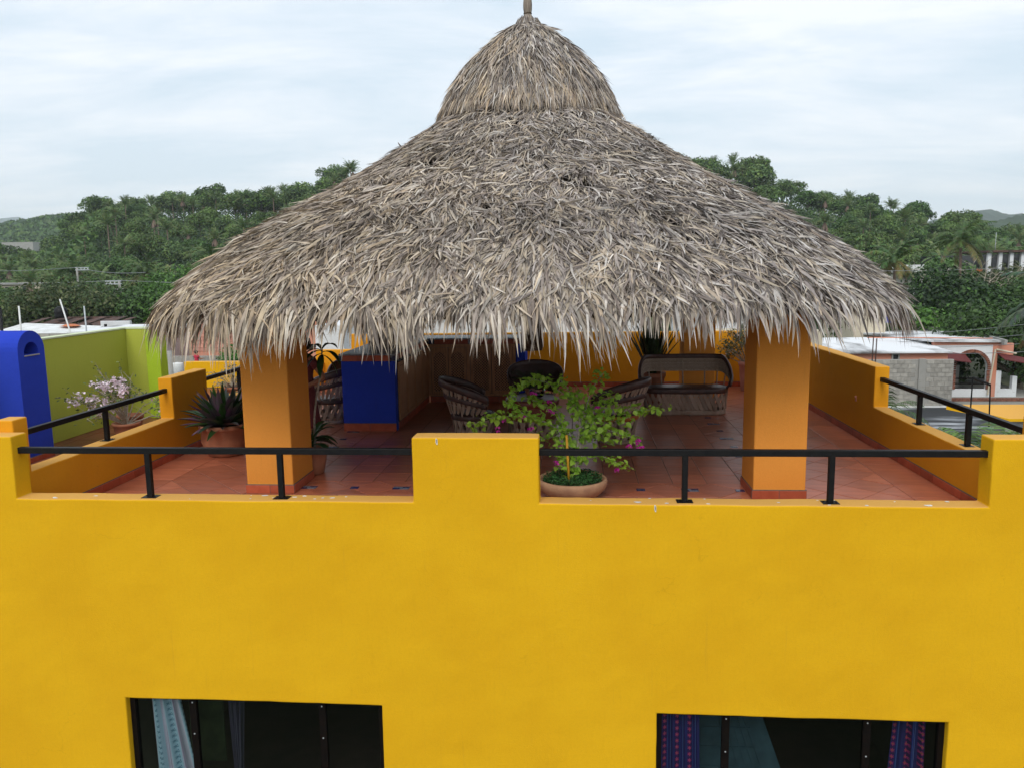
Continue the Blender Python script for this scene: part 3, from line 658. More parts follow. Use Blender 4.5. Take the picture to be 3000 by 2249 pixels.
def pattern_mat(name, stops, period, motif, mc, mc2, ms=.05):
    """striped woven cloth with a row of printed flowers on some stripes"""
    m, N, Lk, b = new_mat(name); b.inputs['Roughness'].default_value = .85
    uv = N.new('ShaderNodeUVMap'); sp = N.new('ShaderNodeSeparateXYZ'); Lk.new(uv.outputs[0], sp.inputs[0])
    def math_(op, a, c=0., d=None):
        q = N.new('ShaderNodeMath'); q.operation = op
        for k, v in enumerate((a, c)+((d,) if d is not None else ())):
            if hasattr(v, 'node'): Lk.new(v, q.inputs[k])
            else: q.inputs[k].default_value = v
        return q.outputs[0]
    fr = math_('FRACT', math_('DIVIDE', sp.outputs[0], period))
    cr = N.new('ShaderNodeValToRGB'); cr.color_ramp.interpolation = 'CONSTANT'; e = cr.color_ramp.elements
    e[0].position = 0; e[0].color = rgb(stops[0][1]); e[1].position = stops[1][0]; e[1].color = rgb(stops[1][1])
    for p_, c_ in stops[2:]: q = e.new(p_); q.color = rgb(c_)
    Lk.new(fr, cr.inputs[0])
    u = math_('SUBTRACT', fr, motif); u = math_('MULTIPLY', u, period/ms*2); v = math_('SUBTRACT', math_('FRACT', math_('DIVIDE', sp.outputs[1], ms*1.35)), .5); v = math_('MULTIPLY', v, 2.7)
    r2 = math_('SQRT', math_('ADD', math_('MULTIPLY', u, u), math_('MULTIPLY', v, v))); an = math_('ARCTAN2', u, v)
    pet = math_('ADD', math_('MULTIPLY', math_('COSINE', math_('MULTIPLY', an, 6.)), .28), .62)
    fl_ = math_('LESS_THAN', r2, pet); ce = math_('LESS_THAN', r2, .28)
    m1 = N.new('ShaderNodeMix'); m1.data_type = 'RGBA'; Lk.new(fl_, m1.inputs[0]); Lk.new(cr.outputs[0], m1.inputs[6]); m1.inputs[7].default_value = rgb(mc)
    m2 = N.new('ShaderNodeMix'); m2.data_type = 'RGBA'; Lk.new(ce, m2.inputs[0]); Lk.new(m1.outputs[2], m2.inputs[6]); m2.inputs[7].default_value = rgb(mc2)
    Lk.new(m2.outputs[2], b.inputs['Base Color']); return m
cw = pattern_mat('white_teal_cloth', [(0, (.75, .72, .76)), (.16, (.50, .72, .76)), (.62, (.62, .58, .64)), (.72, (.45, .36, .45)), (.76, (.66, .63, .68)), (.9, (.45, .36, .45)), (.94, (.62, .58, .64))], .13, .39, (.06, .22, .30), (.55, .66, .70), .045)
cb = pattern_mat('indigo_magenta_cloth', [(0, (.03, .03, .16)), (.2, (.05, .015, .10)), (.55, (.02, .03, .18)), (.62, (.10, .18, .50)), (.66, (.03, .025, .15)), (.85, (.16, .28, .60)), (.88, (.03, .02, .14))], .12, .37, (.62, .04, .22), (.55, .16, .03), .05)
curtain('curtain', 'white and pale blue patterned curtain hanging inside the left window', -3.90, -3.60, (.03, .28), cw, 3, .2)
curtain('curtain', 'scrap of pale striped curtain behind the middle pane of the left window', -3.28, -3.06, (.1, -.14), pattern_mat('grey_stripe_cloth', [(0, (.12, .10, .15)), (.5, (.06, .06, .09))], .03, .5, (.12, .10, .15), (.12, .10, .15), .001), 4, .6)
curtain('curtain', 'deep blue curtain with magenta flowers at the left side of the right window', 1.38, 1.76, (0, .04), cb, 5, .2)
curtain('curtain', 'deep purple flowered curtain at the right side of the right window', 3.62, 3.93, (-.10, .03), cb, 6, .24)
pn = MB(); pn.add([(1.75, .62, -1.72), (2.36, .62, -1.72), (2.95, .62, -3.4), (1.75, .62, -3.4), (1.75, .60, -1.72), (2.36, .60, -1.72), (2.95, .60, -3.4), (1.75, .60, -3.4)], [(0, 1, 2, 3), (7, 6, 5, 4), (4, 5, 1, 0), (5, 6, 2, 1), (6, 7, 3, 2), (7, 4, 0, 3)])
for k in range(5): pn.tube([(1.95+k*.05, .594, -1.72), (2.32+k*.11, .594, -3.4)], .004, 4)
for k in range(7): pn.box(1.75, 2.3+k*.05, .592, .6, -1.95-k*.22, -1.942-k*.22)
tag(pn.build('hanging_blanket', simple('dull_teal_cloth', (.06, .12, .135), .85, (.04, .08, .09), 5), origin=(2.3, .61, -3.4)), 'dull teal sheet hung slantwise inside the right window', 'blanket')
pt = MB(); pt.box(-3.82, -3.42, .8, .83, -2.9, -1.85)
tag(pt.build('wall_picture', simple('dull_green_print', (.06, .10, .03), .6, (.03, .05, .02), 4), origin=(-3.6, .8, -2.4)), 'dim green picture inside the left window beside the curtain', 'picture')
# mass of the house below the terrace
b = MB(); b.box(-8.6, -8.45, .232, 10.38, GZ, -.05); b.box(5.45, 5.6, .232, 10.38, GZ, -.05); b.box(-8.6, 5.6, 10.22, 10.38, GZ, -.05)
hs = thing('house_shell', 'rear and side walls of the yellow house below the terrace', 'building', (-1.5, 5, GZ)); b.build('outer_wall', M['yellow'], hs)
b = MB(); b.box(-8.45, 5.45, .232, 10.22, -.30, -.006); tag(b.build('terrace_slab', M['grout']), kind='structure')

# tiled terrace floor
PIT = .41
floor = bpy.data.objects.new('terrace_floor', None); COL.objects.link(floor); tag(floor, 'glossy terracotta tiles with small cobalt insets', kind='structure')
def clip(poly, x0, x1, y0, y1):
    for ax, val, sg in ((0, x0, 1), (0, x1, -1), (1, y0, 1), (1, y1, -1)):
        out = []
        for i, p in enumerate(poly):
            q = poly[i-1]; dp = (p[ax]-val)*sg; dq = (q[ax]-val)*sg
            if (dp >= 0) != (dq >= 0): t = dq/(dq-dp); out.append((q[0]+(p[0]-q[0])*t, q[1]+(p[1]-q[1])*t))
            if dp >= 0: out.append(p)
        poly = out
        if len(poly) < 3: return []
    return poly
def area(p): return abs(sum(p[i-1][0]*p[i][1]-p[i][0]*p[i-1][1] for i in range(len(p))))/2
polys = []
g = .0045
def rect_tiles(x0, x1, y0, y1, ox, oy, px=PIT, py=PIT):
    i0, i1 = math.floor((x0-ox)/px), math.ceil((x1-ox)/px); j0, j1 = math.floor((y0-oy)/py), math.ceil((y1-oy)/py)
    for i in range(i0, i1):
        for j in range(j0, j1):
            a, c = ox+i*px+g, oy+j*py+g; p = clip([(a, c), (a+px-2*g, c), (a+px-2*g, c+py-2*g), (a, c+py-2*g)], x0+g, x1-g, y0+g, y1-g)
            if p and area(p) > .002: polys.append(p)
def diag_tiles(x0, x1, y0, y1, ox, oy):
    h = PIT/math.sqrt(2)
    for i in range(-60, 60):
        for j in range(-60, 60):
            cx, cy = ox+(i+j)*h, oy+(i-j+1)*h
            if not (x0-h < cx < x1+h and y0-h < cy < y1+h): continue
            k = h-g*1.4; p = clip([(cx-k, cy), (cx, cy-k), (cx+k, cy), (cx, cy+k)], x0+g, x1-g, y0+g, y1-g)
            if p and area(p) > .002: polys.append(p)
FX0, FX1, FY0, FY1 = -2.79, 2.54, 2.20, 8.35
rect_tiles(FX0, FX1, FY0, FY1, .90, FY0)
B = .58
inserts = []
for (x0, x1, y0, y1, ox, oy) in ((FX0, FX1, FY0-B, FY0, 1.31, 1.91), (FX0, FX1, FY1, FY1+B, 1.31, FY1+B/2), (FX1, FX1+B, FY0-B, FY1+B, 2.83, 1.91-.02), (FX0-B, FX0, FY0-B, FY1+B, -3.08, 4.67)):
    diag_tiles(x0, x1, y0, y1, ox, oy)
for k in range(-7, 3): inserts.append((1.31+k*.5715, 1.91, k % 2))
for k in range(0, 11): inserts.append((2.83, 1.91+.575*k, k % 2)); inserts.append((-3.08, 2.35+.58*k, k % 2))
OX0, OX1, OY0, OY1 = -4.56, 4.29, .82, 9.6
for (x0, x1, y0, y1) in ((FX1+B, OX1, OY0, OY1), (OX0, FX0-B, OY0, OY1), (FX0-B, FX1+B, OY0, FY0-B), (FX0-B, FX1+B, FY1+B, OY1)):
    diag_tiles(x0, x1, y0, y1, 4.29 if x0 > 0 else -4.56, 1.6)
rect_tiles(OX1, 4.80, .23, 10.24, OX1, 1.2, .51, .51); rect_tiles(-5.14, OX0, .23, 10.24, -5.14, 1.2, .58, .51)
rect_tiles(OX0, OX1, .23, OY0, OX0, .23, .51, .59); rect_tiles(OX0, OX1, OY1, 10.24, OX0, OY1, .51, .64)
colboxes = [(-3.35, -2.78, 1.65, 2.36), (2.53, 3.10, 1.58, 2.20), (2.545, 3.125, 7.62, 8.2), (-3.35, -2.78, 7.4, 8.0)]
polys.sort(key=lambda p: (sum(q[1] for q in p)/len(p) < 1.05, math.hypot(sum(q[0] for q in p)/len(p)-.3, sum(q[1] for q in p)/len(p)+7.2)-area(p)*8))
def tile_solid(b, p, z=0.0, t=.012, jz=0):
    n = len(p); cx = sum(q[0] for q in p)/n; cy = sum(q[1] for q in p)/n
    top = [(cx+(x-cx)*.985, cy+(y-cy)*.985, z+jz) for x, y in p]; mid = [(x, y, z-.002+jz) for x, y in p]; bot = [(x, y, z-t) for x, y in p]
    if sum(p[i-1][0]*p[i][1]-p[i][0]*p[i-1][1] for i in range(n)) < 0: top, mid, bot = top[::-1], mid[::-1], bot[::-1]
    b.add(top+mid+bot, [tuple(range(n))]+[(i, n+i, n+(i+1) % n, (i+1) % n) for i in range(n)]+[(n+i, 2*n+i, 2*n+(i+1) % n, n+(i+1) % n) for i in range(n)])
rt = random.Random(8); cache = {}; rest = MB()
for k, p in enumerate(polys):
    cx = sum(q[0] for q in p)/len(p); cy = sum(q[1] for q in p)/len(p)
    if k < 290:
        key = tuple((round(x-cx, 3), round(y-cy, 3)) for x, y in p)
        if key not in cache:
            b = MB(); tile_solid(b, [(x-cx, y-cy) for x, y in p]); o = b.build('floor_tile', M['floor_tile'], floor, world=False); cache[key] = o.data; o.location = (cx, cy, 0)
        else: o = inst(cache[key], 'floor_tile', floor, (cx, cy, 0), (0, 0, 0))
        o.location.z = rt.uniform(-.0012, .0012); o.rotation_euler = (rt.uniform(-.0016, .0016), rt.uniform(-.0016, .0016), 0)
    else: tile_solid(rest, p, jz=rt.uniform(-.001, .001))
tag(rest.build('floor_tile', M['floor_tile'], floor), 'the remaining terracotta tiles far back and behind the parapet', kind='stuff')
for x, y, dbl in inserts:
    b = MB(); b.mi = 0
    if dbl: b.box(-.10, -.015, -.055, .0, .0015, .005); b.box(.015, .10, .0, .055, .0015, .005); b.mi = 1; b.box(-.012, .10, -.055, -.004, .0015, .0045); b.box(-.10, .012, .004, .055, .0015, .0045)
    else: b.box(-.05, .05, -.045, .045, .0015, .005)
    o = b.build('inset_tile', [M['insert'], M['insert_w']], floor, world=False); o.location = (x, y, 0)
def skirting(parent, x0, y0, x1, y1, nrm, h=.10, z=0, L=.2, name='base_tile', t=.013):
    """row of base tiles along a wall foot, joints open to the grout behind"""
    d = Vector((x1-x0, y1-y0, 0)); n = max(1, round(d.length/L)); u = d.normalized(); nn = Vector((nrm[0], nrm[1], 0)); me = {}
    gb = MB(); c = Vector(((x0+x1)/2, (y0+y1)/2, z+h/2+.004)); gb.obox(c+nn*t*.25, u*(d.length/2), nn*t*.25, (0, 0, h/2+.004)); gb.build('grout', M['grout'], parent)
    for i in range(n):
        c = Vector((x0, y0, 0))+u*(d.length*(i+.5)/n)+nn*t*.5+Vector((0, 0, z+h/2)); b = MB(); b.obox(c, u*(d.length/n/2-.003), nn*t*.5, (0, 0, h/2-.002))
        b.build(name, M['base_tile'], parent, bevel=.002)
# side and back parapets
lw = thing('parapet_wall', 'left terrace parapet with a raised middle block, yellow tinted orange as in shade', 'wall', (-5.23, 5, 0))
lseg = lambda y, z: z <= ZS or y < .45 or 3.41 < y < 4.48
cellwall([.232, .45, 3.41, 4.48, 10.22], [-.3, ZS, ZH], lseg, -5.33, -5.13, 'y').build('wall_face', M['yellow_shade'], lw, bevel=.014)
skirting(lw, -5.13, .24, -5.13, 10.2, (1, 0), L=.34)
rw = thing('parapet_wall', 'right terrace parapet, tall at the back and stepping down towards the front', 'wall', (4.9, 5, 0))
rseg = lambda y, z: z <= ZS or y < .55 or y > 4.30
cellwall([.232, .55, 4.30, 10.22], [-.3, ZS, ZH], rseg, 4.786, 4.99, 'y').build('wall_face', M['yellow_shade'], rw, bevel=.014)
skirting(rw, 4.786, 10.2, 4.786, .24, (-1, 0), L=.34)
b = MB(); b.obox((4.78, 5.0, .58), (.004, 0, 0), (0, .025, 0), (0, 0, .04)); b.lathe([(.02, 0), (.012, .02), (0, .022)], (4.775, 5.0, .60), 8)
b.build('socket', M['salmon'], rw)
bw = thing('parapet_wall', 'back terrace parapet in yellow deepened as by shade, behind the sofa and the bar', 'wall', (0, 10.3, 0))
cellwall([-5.33, -4.5, 4.99], [-.3, .85, 1.2], lambda x, z: z < .85 or x > -4.5, 10.22, 10.40).build('wall_face', M['yellow_shade'], bw, bevel=.014)
skirting(bw, -5.1, 10.22, 4.77, 10.22, (0, -1), L=.34)
# columns
def column(name, x0, x1, y0, y1, label, L=.29):
    t = thing(name, label, 'column', ((x0+x1)/2, (y0+y1)/2, 0), 'square orange columns holding the roof')
    b = MB(); b.box(x0, x1, y0, y1, 0, 2.45); b.build('shaft', M['orange'], t, bevel=.014)
    skirting(t, x0-.013, y0, x1+.013, y0, (0, -1), L=.36); skirting(t, x1, y0, x1, y1, (1, 0), L=.3); skirting(t, x0, y1, x0, y0, (-1, 0), L=.3)
column('roof_column', -3.345, -2.78, 1.65, 2.36, 'front-left orange column with a terracotta tile foot')
column('roof_column', 2.527, 3.10, 1.58, 2.20, 'front-right orange column with a terracotta tile foot')
column('roof_column', 2.545, 3.125, 7.62, 8.2, 'back-right orange column behind the wicker sofa')
column('roof_column', -3.35, -2.78, 7.4, 8.0, 'back-left orange column in deep shade behind the bar')
# railings
def railing(label, p0, p1, z, posts, zfoot, axis):
    t = thing('railing', label, 'railing', ((p0[0]+p1[0])/2, (p0[1]+p1[1])/2, zfoot), 'black steel handrails on the parapets')
    b = MB(); h = .030
    if axis == 'x': b.box(p0[0], p1[0], p0[1]-h, p0[1]+h, z-.06, z)
    else: b.box(p0[0]-h, p0[0]+h, p0[1], p1[1], z-.06, z)
    b.build('handrail', M['black_steel'], t, bevel=.004)
    for q in posts:
        x, y = (q, p0[1]) if axis == 'x' else (p0[0], q)
        b = MB(); b.box(x-.026, x+.026, y-.026, y+.026, zfoot+.005, z-.0605); b.build('post', M['black_steel'], t, bevel=.003)
        b = MB(); b.box(x-.075, x+.075, y-.055, y+.055, zfoot+.0005, zfoot+.0055) if axis == 'x' else b.box(x-.055, x+.055, y-.075, y+.075, zfoot+.0005, zfoot+.0055)
        pl = b.build('foot_plate', M['black_steel'], t)
        for s in (-1, 1):
            b = MB(); c = (x+.055*s, y-.02*s, zfoot+.0056) if axis == 'x' else (x+.03*s, y+.055*s, zfoot+.0056); b.lathe([(.009, 0), (.008, .006), (0, .007)], c, 6); b.build('bolt', M['black_steel'], pl)
railing('black handrail along the front ledge, left of the central pier', (-5.10, .11), (-.985, .11), .90, (-3.66, -2.32), ZL, 'x')
railing('black handrail along the front ledge, right of the central pier', (.20, .11), (4.33, .11), .90, (1.57, 2.90), ZL, 'x')
railing('black handrail rising away along the left parapet, nearest the camera', (-5.23, .44), (-5.23, 3.46), .995, (1.96,), ZS, 'y')
railing('short black handrail on the left parapet beyond the raised block', (-5.23, 4.44), (-5.23, 9.9), .995, (5.86, 7.9), ZS, 'y')
railing('black handrail sloping towards the camera along the right parapet', (4.89, .52), (4.89, 4.37), .995, (1.78, 3.04), ZS, 'y')

# ------------------------------------------------------------------ thatched roof
RC = (-.111, 4.872)
ZCO = np.polyfit(np.linspace(0, 1, 6), [4.873, 4.417, 3.907, 3.456, 2.922, 2.068], 4)
HM = 4.698
HE = 4.50      # where the outermost row of leaves is rooted
def slope_pt(h, ph, off=0.): return roof_pt(h, ph, off+.02+.09*np.clip((np.asarray(h)-1)/3.5, 0, 1)+.05*np.sin(np.clip((np.asarray(h)-1)/3.5, 0, 1)*math.pi))
def roof_pt(h, ph, off=0.):
    """point on the main roof; h = half width, ph = bearing"""
    t = (h-.9)/(HM-.9); z = np.polyval(ZCO, t); n = 2.56+(3.78-2.56)*np.clip(t, 0, 1)
    k = (np.abs(np.cos(ph))**n+np.abs(np.sin(ph))**n)**(-1/n)
    return np.stack([RC[0]+(h-off*.4)*k*np.cos(ph), RC[1]+(h-off*.4)*k*np.sin(ph), z-off], -1)
CAPT = [(.09, 6.17), (.16, 6.03), (.30, 5.955), (.52, 5.79), (.79, 5.56), (1.00, 5.32), (1.13, 5.11), (1.20, 4.95), (1.255, 4.82)]
def cap_pt(h, ph, off=0.):
    """h runs 0..1 down the cap"""
    q = np.asarray(h)*(len(CAPT)-1); r = np.interp(q, range(len(CAPT)), [a for a, _ in CAPT]); z = np.interp(q, range(len(CAPT)), [b_ for _, b_ in CAPT])
    return np.stack([-.12+(r-off)*np.cos(ph), 4.85+(r-off)*np.sin(ph), z-off*.5], -1)
def frames(fn, h, ph, dh, dp):
    p = fn(h, ph); a = fn(h+dh, ph)-p; a /= np.linalg.norm(a, axis=1)[:, None]; s = fn(h, ph+dp)-p; s -= a*(s*a).sum(1)[:, None]; s /= np.linalg.norm(s, axis=1)[:, None]
    n = np.cross(a, s); n *= np.sign(n[:, 2:3]+1e-9); return p, a, s, n
PAL = np.array([(.40, .355, .33), (.46, .405, .345), (.34, .30, .28), (.50, .43, .34), (.24, .20, .18), (.58, .54, .50), (.42, .345, .27), (.15, .13, .12)])*.92
def strips(fn, h, ph, dh, dp, L, W, ang, lift, droop, bend, bright=1., seg=4, warm=None, rng=NR, side_out=0.):
    """ribbon leaves laid down the slope; arrays per leaf; returns verts, quads, colours"""
    p, a, s, nrm = frames(fn, h, ph, dh, dp); N_ = len(h)
    d = a*np.cos(ang)[:, None]+s*np.sin(ang)[:, None]; p = p+nrm*(rng.random(N_)[:, None]*.06-.01)
    d = d+nrm*lift[:, None]; d /= np.linalg.norm(d, axis=1)[:, None]
    wdir = np.cross(d, nrm); wdir /= np.linalg.norm(wdir, axis=1)[:, None]
    tw = rng.normal(size=N_)*.55; wdir = wdir*np.cos(tw)[:, None]+nrm*np.sin(tw)[:, None]
    wd = [.65, 1., .95, .6, .06][:seg+1] if seg == 4 else [.7, 1, .8, .06]; V = []; q = p.copy()
    side = np.cross(d, nrm)
    for i in range(seg+1):
        ww = (W*.5*wd[i])[:, None]; V.append(np.stack([q-wdir*ww, q+wdir*ww], 1))
        q = q+d*(L/seg)[:, None]; d = d+np.array([0, 0, -1])*(droop/seg)[:, None]+side*(bend/seg)[:, None]; d /= np.linalg.norm(d, axis=1)[:, None]
    V = np.stack(V, 1).reshape(N_, -1, 3); base = (np.arange(N_)*(seg+1)*2)[:, None, None]
    F = np.array([[2*i, 2*i+1, 2*i+3, 2*i+2] for i in range(seg)])[None]+base
    w_ = np.ones(len(PAL))/len(PAL); ci = rng.choice(len(PAL), N_, p=w_)
    c = PAL[ci]*(rng.normal(1, .13, N_)*bright)[:, None]
    gx = np.clip((p[:, 0]-.3)/4, -1, 1)[:, None]      # the right side has weathered greyer, the left stays tan
    c = c*(1+np.array([-.04, .005, .07])*gx-np.array([0, .02, .08])*(gx < 0)*-gx)
    if warm is not None: c = c*(1+np.array([.14, .04, -.10])*warm[:, None])
    C4 = np.repeat(np.clip(c, .01, .8)[:, None], (seg+1)*2, 1).reshape(-1, 3)
    return V.reshape(-1, 3), F.reshape(-1, 4), C4
def clumpy(n, h, ph, amp, seed):
    out = np.empty(n)
    for i in range(n): out[i] = mnoise.noise((h[i]*1.7*math.cos(ph[i])+seed, h[i]*1.7*math.sin(ph[i]), h[i]*1.3))*amp
    return out
def perim_phi(n, rng):
    """bearings, denser on the sides that can be seen"""
    ph = rng.uniform(-math.pi, math.pi, n*2); keep = rng.random(n*2) < np.where(np.sin(ph) < .35, 1., .45); return ph[keep][:n]
roof = thing('thatched_roof', 'huge grey-brown palm-thatched palapa roof with a small second tier on top', 'roof', (RC[0], RC[1], 2.0))
def build_thatch():
    rng = NR
    # packed core
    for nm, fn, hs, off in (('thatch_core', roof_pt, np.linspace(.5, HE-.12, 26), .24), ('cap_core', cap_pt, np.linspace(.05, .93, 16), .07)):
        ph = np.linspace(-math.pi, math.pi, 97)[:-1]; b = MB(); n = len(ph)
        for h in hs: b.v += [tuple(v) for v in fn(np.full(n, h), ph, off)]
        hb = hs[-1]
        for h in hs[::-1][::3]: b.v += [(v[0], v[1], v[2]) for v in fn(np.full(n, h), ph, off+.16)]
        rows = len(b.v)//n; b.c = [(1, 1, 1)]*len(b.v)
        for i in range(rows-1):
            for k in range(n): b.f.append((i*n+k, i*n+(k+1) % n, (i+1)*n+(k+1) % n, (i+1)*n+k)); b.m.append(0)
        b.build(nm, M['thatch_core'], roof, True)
    parts = []
    # main slope, tier by tier
    n = 108000; ph = perim_phi(n, rng); n = len(ph); t = rng.random(n)**.62; h = .95+t*(HE-.05-.95)
    hole = clumpy(n, h*2.6, ph, 1., 77.); k_ = rng.random(n) > np.clip((hole-.22)*4.5, 0, .93); ph, t, h = ph[k_], t[k_], h[k_]; n = len(h)
    cl = clumpy(n, h*1.5, ph, 1.1, 3.); ang = cl+rng.normal(0, .45, n); L = rng.uniform(.15, .36, n)*(.8+.4*t); W = rng.uniform(.010, .026, n)*(.8+.4*t)
    lump = clumpy(n, h, ph, 1., 40.)
    lift = np.abs(rng.normal(.10, .12, n))+np.clip(lump, 0, 1)*.35; tier = np.sin(t*15)
    parts.append(strips(slope_pt, h, ph, .02, .01, L, W, ang, lift, rng.uniform(.1, .8, n), rng.normal(0, .5, n), .93+.12*tier, warm=rng.random(n)*.3+t*.15))
    # stray leaves standing proud
    n = 2600; ph = perim_phi(n, rng); n = len(ph); h = rng.uniform(1., HE, n)
    parts.append(strips(slope_pt, h, ph, .02, .01, rng.uniform(.2, .45, n), rng.uniform(.012, .028, n), rng.normal(0, 1.0, n), rng.uniform(.15, .45, n), rng.uniform(.8, 1.8, n), rng.normal(0, .9, n), 1.15))
    V = tag_np('thatch_leaf', parts, roof, 'the thousands of smaller dry palm leaves laid over the slopes')
    # eave fringe, hanging
    parts = []
    n = 19000; ph = perim_phi(n, rng); n = len(ph); h = rng.uniform(HE-.5, HE+.04, n); cl = clumpy(n, h*0+4, ph*1.6, 1.3, 9.)
    L = rng.uniform(.22, .54, n)*(1+.6*cl); parts.append(strips(slope_pt, h, ph, .02, .01, L, rng.uniform(.014, .032, n), cl*.9+rng.normal(0, .28, n), rng.normal(-.02, .12, n), rng.uniform(1.2, 3.2, n), rng.normal(0, .35, n), rng.uniform(.8, 1.22, n), warm=rng.random(n)*.6))
    tag_np('fringe_leaf', parts, roof, 'smaller dry leaves of the ragged hanging eave')
    # upper tier
    parts = []
    n = 11000; ph = perim_phi(n, rng); n = len(ph); q = rng.random(n)**.7; h = .10+q*.84
    cl = clumpy(n, h*3, ph, .5, 21.)
    parts.append(strips(cap_pt, h, ph, .02, .01, rng.uniform(.16, .36, n), rng.uniform(.009, .020, n), cl+rng.normal(0, .22, n), np.abs(rng.normal(.06, .1, n)), rng.uniform(.1, .9, n), rng.normal(0, .35, n), 1., warm=np.clip(clumpy(n, h*4, ph*2, 1.6, 60.), 0, 1)*1.2))
    n = 2600; ph = perim_phi(n, rng); n = len(ph); h = rng.uniform(.88, .99, n)
    parts.append(strips(cap_pt, h, ph, .01, .01, rng.uniform(.16, .30, n), rng.uniform(.010, .02, n), rng.normal(0, .22, n), np.abs(rng.normal(0.06, .14, n)), rng.uniform(.5, 2, n), rng.normal(0, .3, n), 1., warm=rng.random(n)*1.3))
    n = 1500; ph = rng.uniform(-3.14, 3.14, n); h = rng.uniform(.0, .12, n)
    parts.append(strips(cap_pt, h, ph, .01, .01, rng.uniform(.12, .2, n), rng.uniform(.007, .012, n), rng.normal(0, .08, n), rng.normal(.03, .05, n), rng.uniform(0, .3, n), rng.normal(0, .2, n), .8))
    tag_np('cap_leaf', parts, roof, 'short fine thatch covering the small upper tier')
    # the 260 largest eave leaves one by one
    n = 260; ph = rng.uniform(-2.75, -.35, n); ph[:30] = rng.uniform(-3.3, -2.7, 30); ph[30:60] = rng.uniform(-.4, .2, 30); h = rng.uniform(HE-.3, HE, n)
    V, F, C_ = strips(slope_pt, h, ph, .02, .01, rng.uniform(.34, .60, n), rng.uniform(.024, .046, n), rng.normal(0, .35, n), rng.uniform(.0, .18, n), rng.uniform(1.2, 3., n), rng.normal(0, .5, n), 1.22, warm=rng.random(n)*.6)
    per = 10
    for i in range(n):
        b = MB(); b.v = [tuple(v) for v in V[i*per:(i+1)*per]]; b.c = [tuple(c) for c in C_[i*per:(i+1)*per]]; b.f = [(2*k, 2*k+1, 2*k+3, 2*k+2) for k in range(4)]; b.m = [0]*4
        b.build('palm_leaf', M['thatch'], roof)
def tag_np(name, parts, parent, label):
    me = np_mesh(name, [(v-np.array(wloc(parent)), f, c, 0) for v, f, c in parts], [M['thatch']]); o = bpy.data.objects.new(name, me); COL.objects.link(o); o.parent = parent
    return tag(o, label, kind='stuff')
build_thatch()
# braided frond ribs down the hips, finial, and the timber ring beams
def hips():
    rr = random.Random(2)
    for a in (-.72, -2.40, .8, 2.35):
        hs = np.linspace(1.3, HE-.35, 22); P = [Vector(slope_pt(np.array([h]), np.array([a+.03*math.sin(h*3)]), -.06)[0]) for h in hs]
        b = MB(); b.tube(P, .016, 5, (.25, .2, .16)); 
        for i in range(len(P)-1):
            for q in range(4):
                p = P[i].lerp(P[i+1], (q+rr.random())/4); d = (P[i+1]-P[i]).normalized(); s = d.cross(Vector((0, 0, 1))).normalized()
                for sg in (-1, 1): b.blade(p, s*sg*rr.uniform(.4, .9)+d*.75+Vector((0, 0, -.42)), (0, 0, 1), rr.uniform(.22, .36), .022, .5, 3, .1, random.choice([(.27, .23, .2), (.33, .28, .23), (.2, .17, .15)]))
        b.build('ridge_frond', M['thatch'], roof)
hips()
b = MB(); b.lathe([(0, 6.55), (.052, 6.54), (.062, 6.50), (.058, 6.455), (.046, 6.44), (.060, 6.42), (.066, 6.36), (.064, 6.30), (.055, 6.245), (.05, 6.23), (.075, 6.18), (.12, 6.06)], (-.125, 4.85, 0), 20, jit=.03)
fin = b.build('finial', simple('bundled_palm_stalks', (.30, .25, .2), .9, (.14, .11, .09), 30, .6, 60, stretch=(1, 1, .15)), roof, True)
for z in (6.445, 6.235):
    b = MB(); b.tube([(-.125+.055*math.cos(k*.3927), 4.85+.055*math.sin(k*.3927), z+.004*math.sin(k)) for k in range(17)], .008, 5); b.build('binding', M['rope'], fin)
for nm, p0, p1 in (('beam', (-3.5, 1.95, 2.52), (3.3, 1.95, 2.52)), ('beam', (-3.5, 7.7, 2.52), (3.3, 7.7, 2.52)), ('beam', (-3.06, 1.6, 2.66), (-3.06, 8.1, 2.66)), ('beam', (2.82, 1.6, 2.66), (2.82, 8.1, 2.66))):
    b = MB(); b.tube([p0, p1], .09, 10); b.build(nm, M['bark'], roof)
for k in range(16):
    a = k*math.pi/8+.1; P = [tuple(roof_pt(np.array([h]), np.array([a]), .36)[0]) for h in (.6, 1.8, 3.2, 4.35)]; b = MB(); b.tube(P, .045, 6); b.build('rafter', M['bark'], roof)

# ------------------------------------------------------------------ bar with cupboards
bar = thing('bar_counter', 'L-shaped bar with cobalt blue ends, grey stone top and pine cupboard doors', 'bar counter', (-2.4, 7, 0))
b = MB(); b.box(-3.25, -2.37, 5.30, 5.46, 0, 1.145); b.box(-3.25, -3.10, 5.46, 8.2, 0, 1.145); b.build('blue_end', M['blue'], bar, bevel=.01)
b = MB(); b.box(-.62, -.44, 8.19, 8.95, 0, 1.145); b.build('blue_end', M['blue'], bar, bevel=.01)
skirting(bar, -3.25, 5.30, -2.37, 5.30, (0, -1), L=.44, h=.13); skirting(bar, -2.34, 8.19, -.62, 8.19, (0, -1), L=.36, h=.12)
b = MB(); b.box(-3.30, -2.372, 5.33, 8.2, 1.238, 1.262); b.box(-3.30, -.42, 8.2, 8.98, 1.238, 1.262); b.build('stone_top', M['slate'], bar, bevel=.004)
b = MB(); b.box(-3.28, -2.40, 5.34, 8.23, 1.146, 1.237); b.box(-3.28, -.44, 8.23, 8.96, 1.146, 1.237); b.build('counter_core', M['grout'], bar)
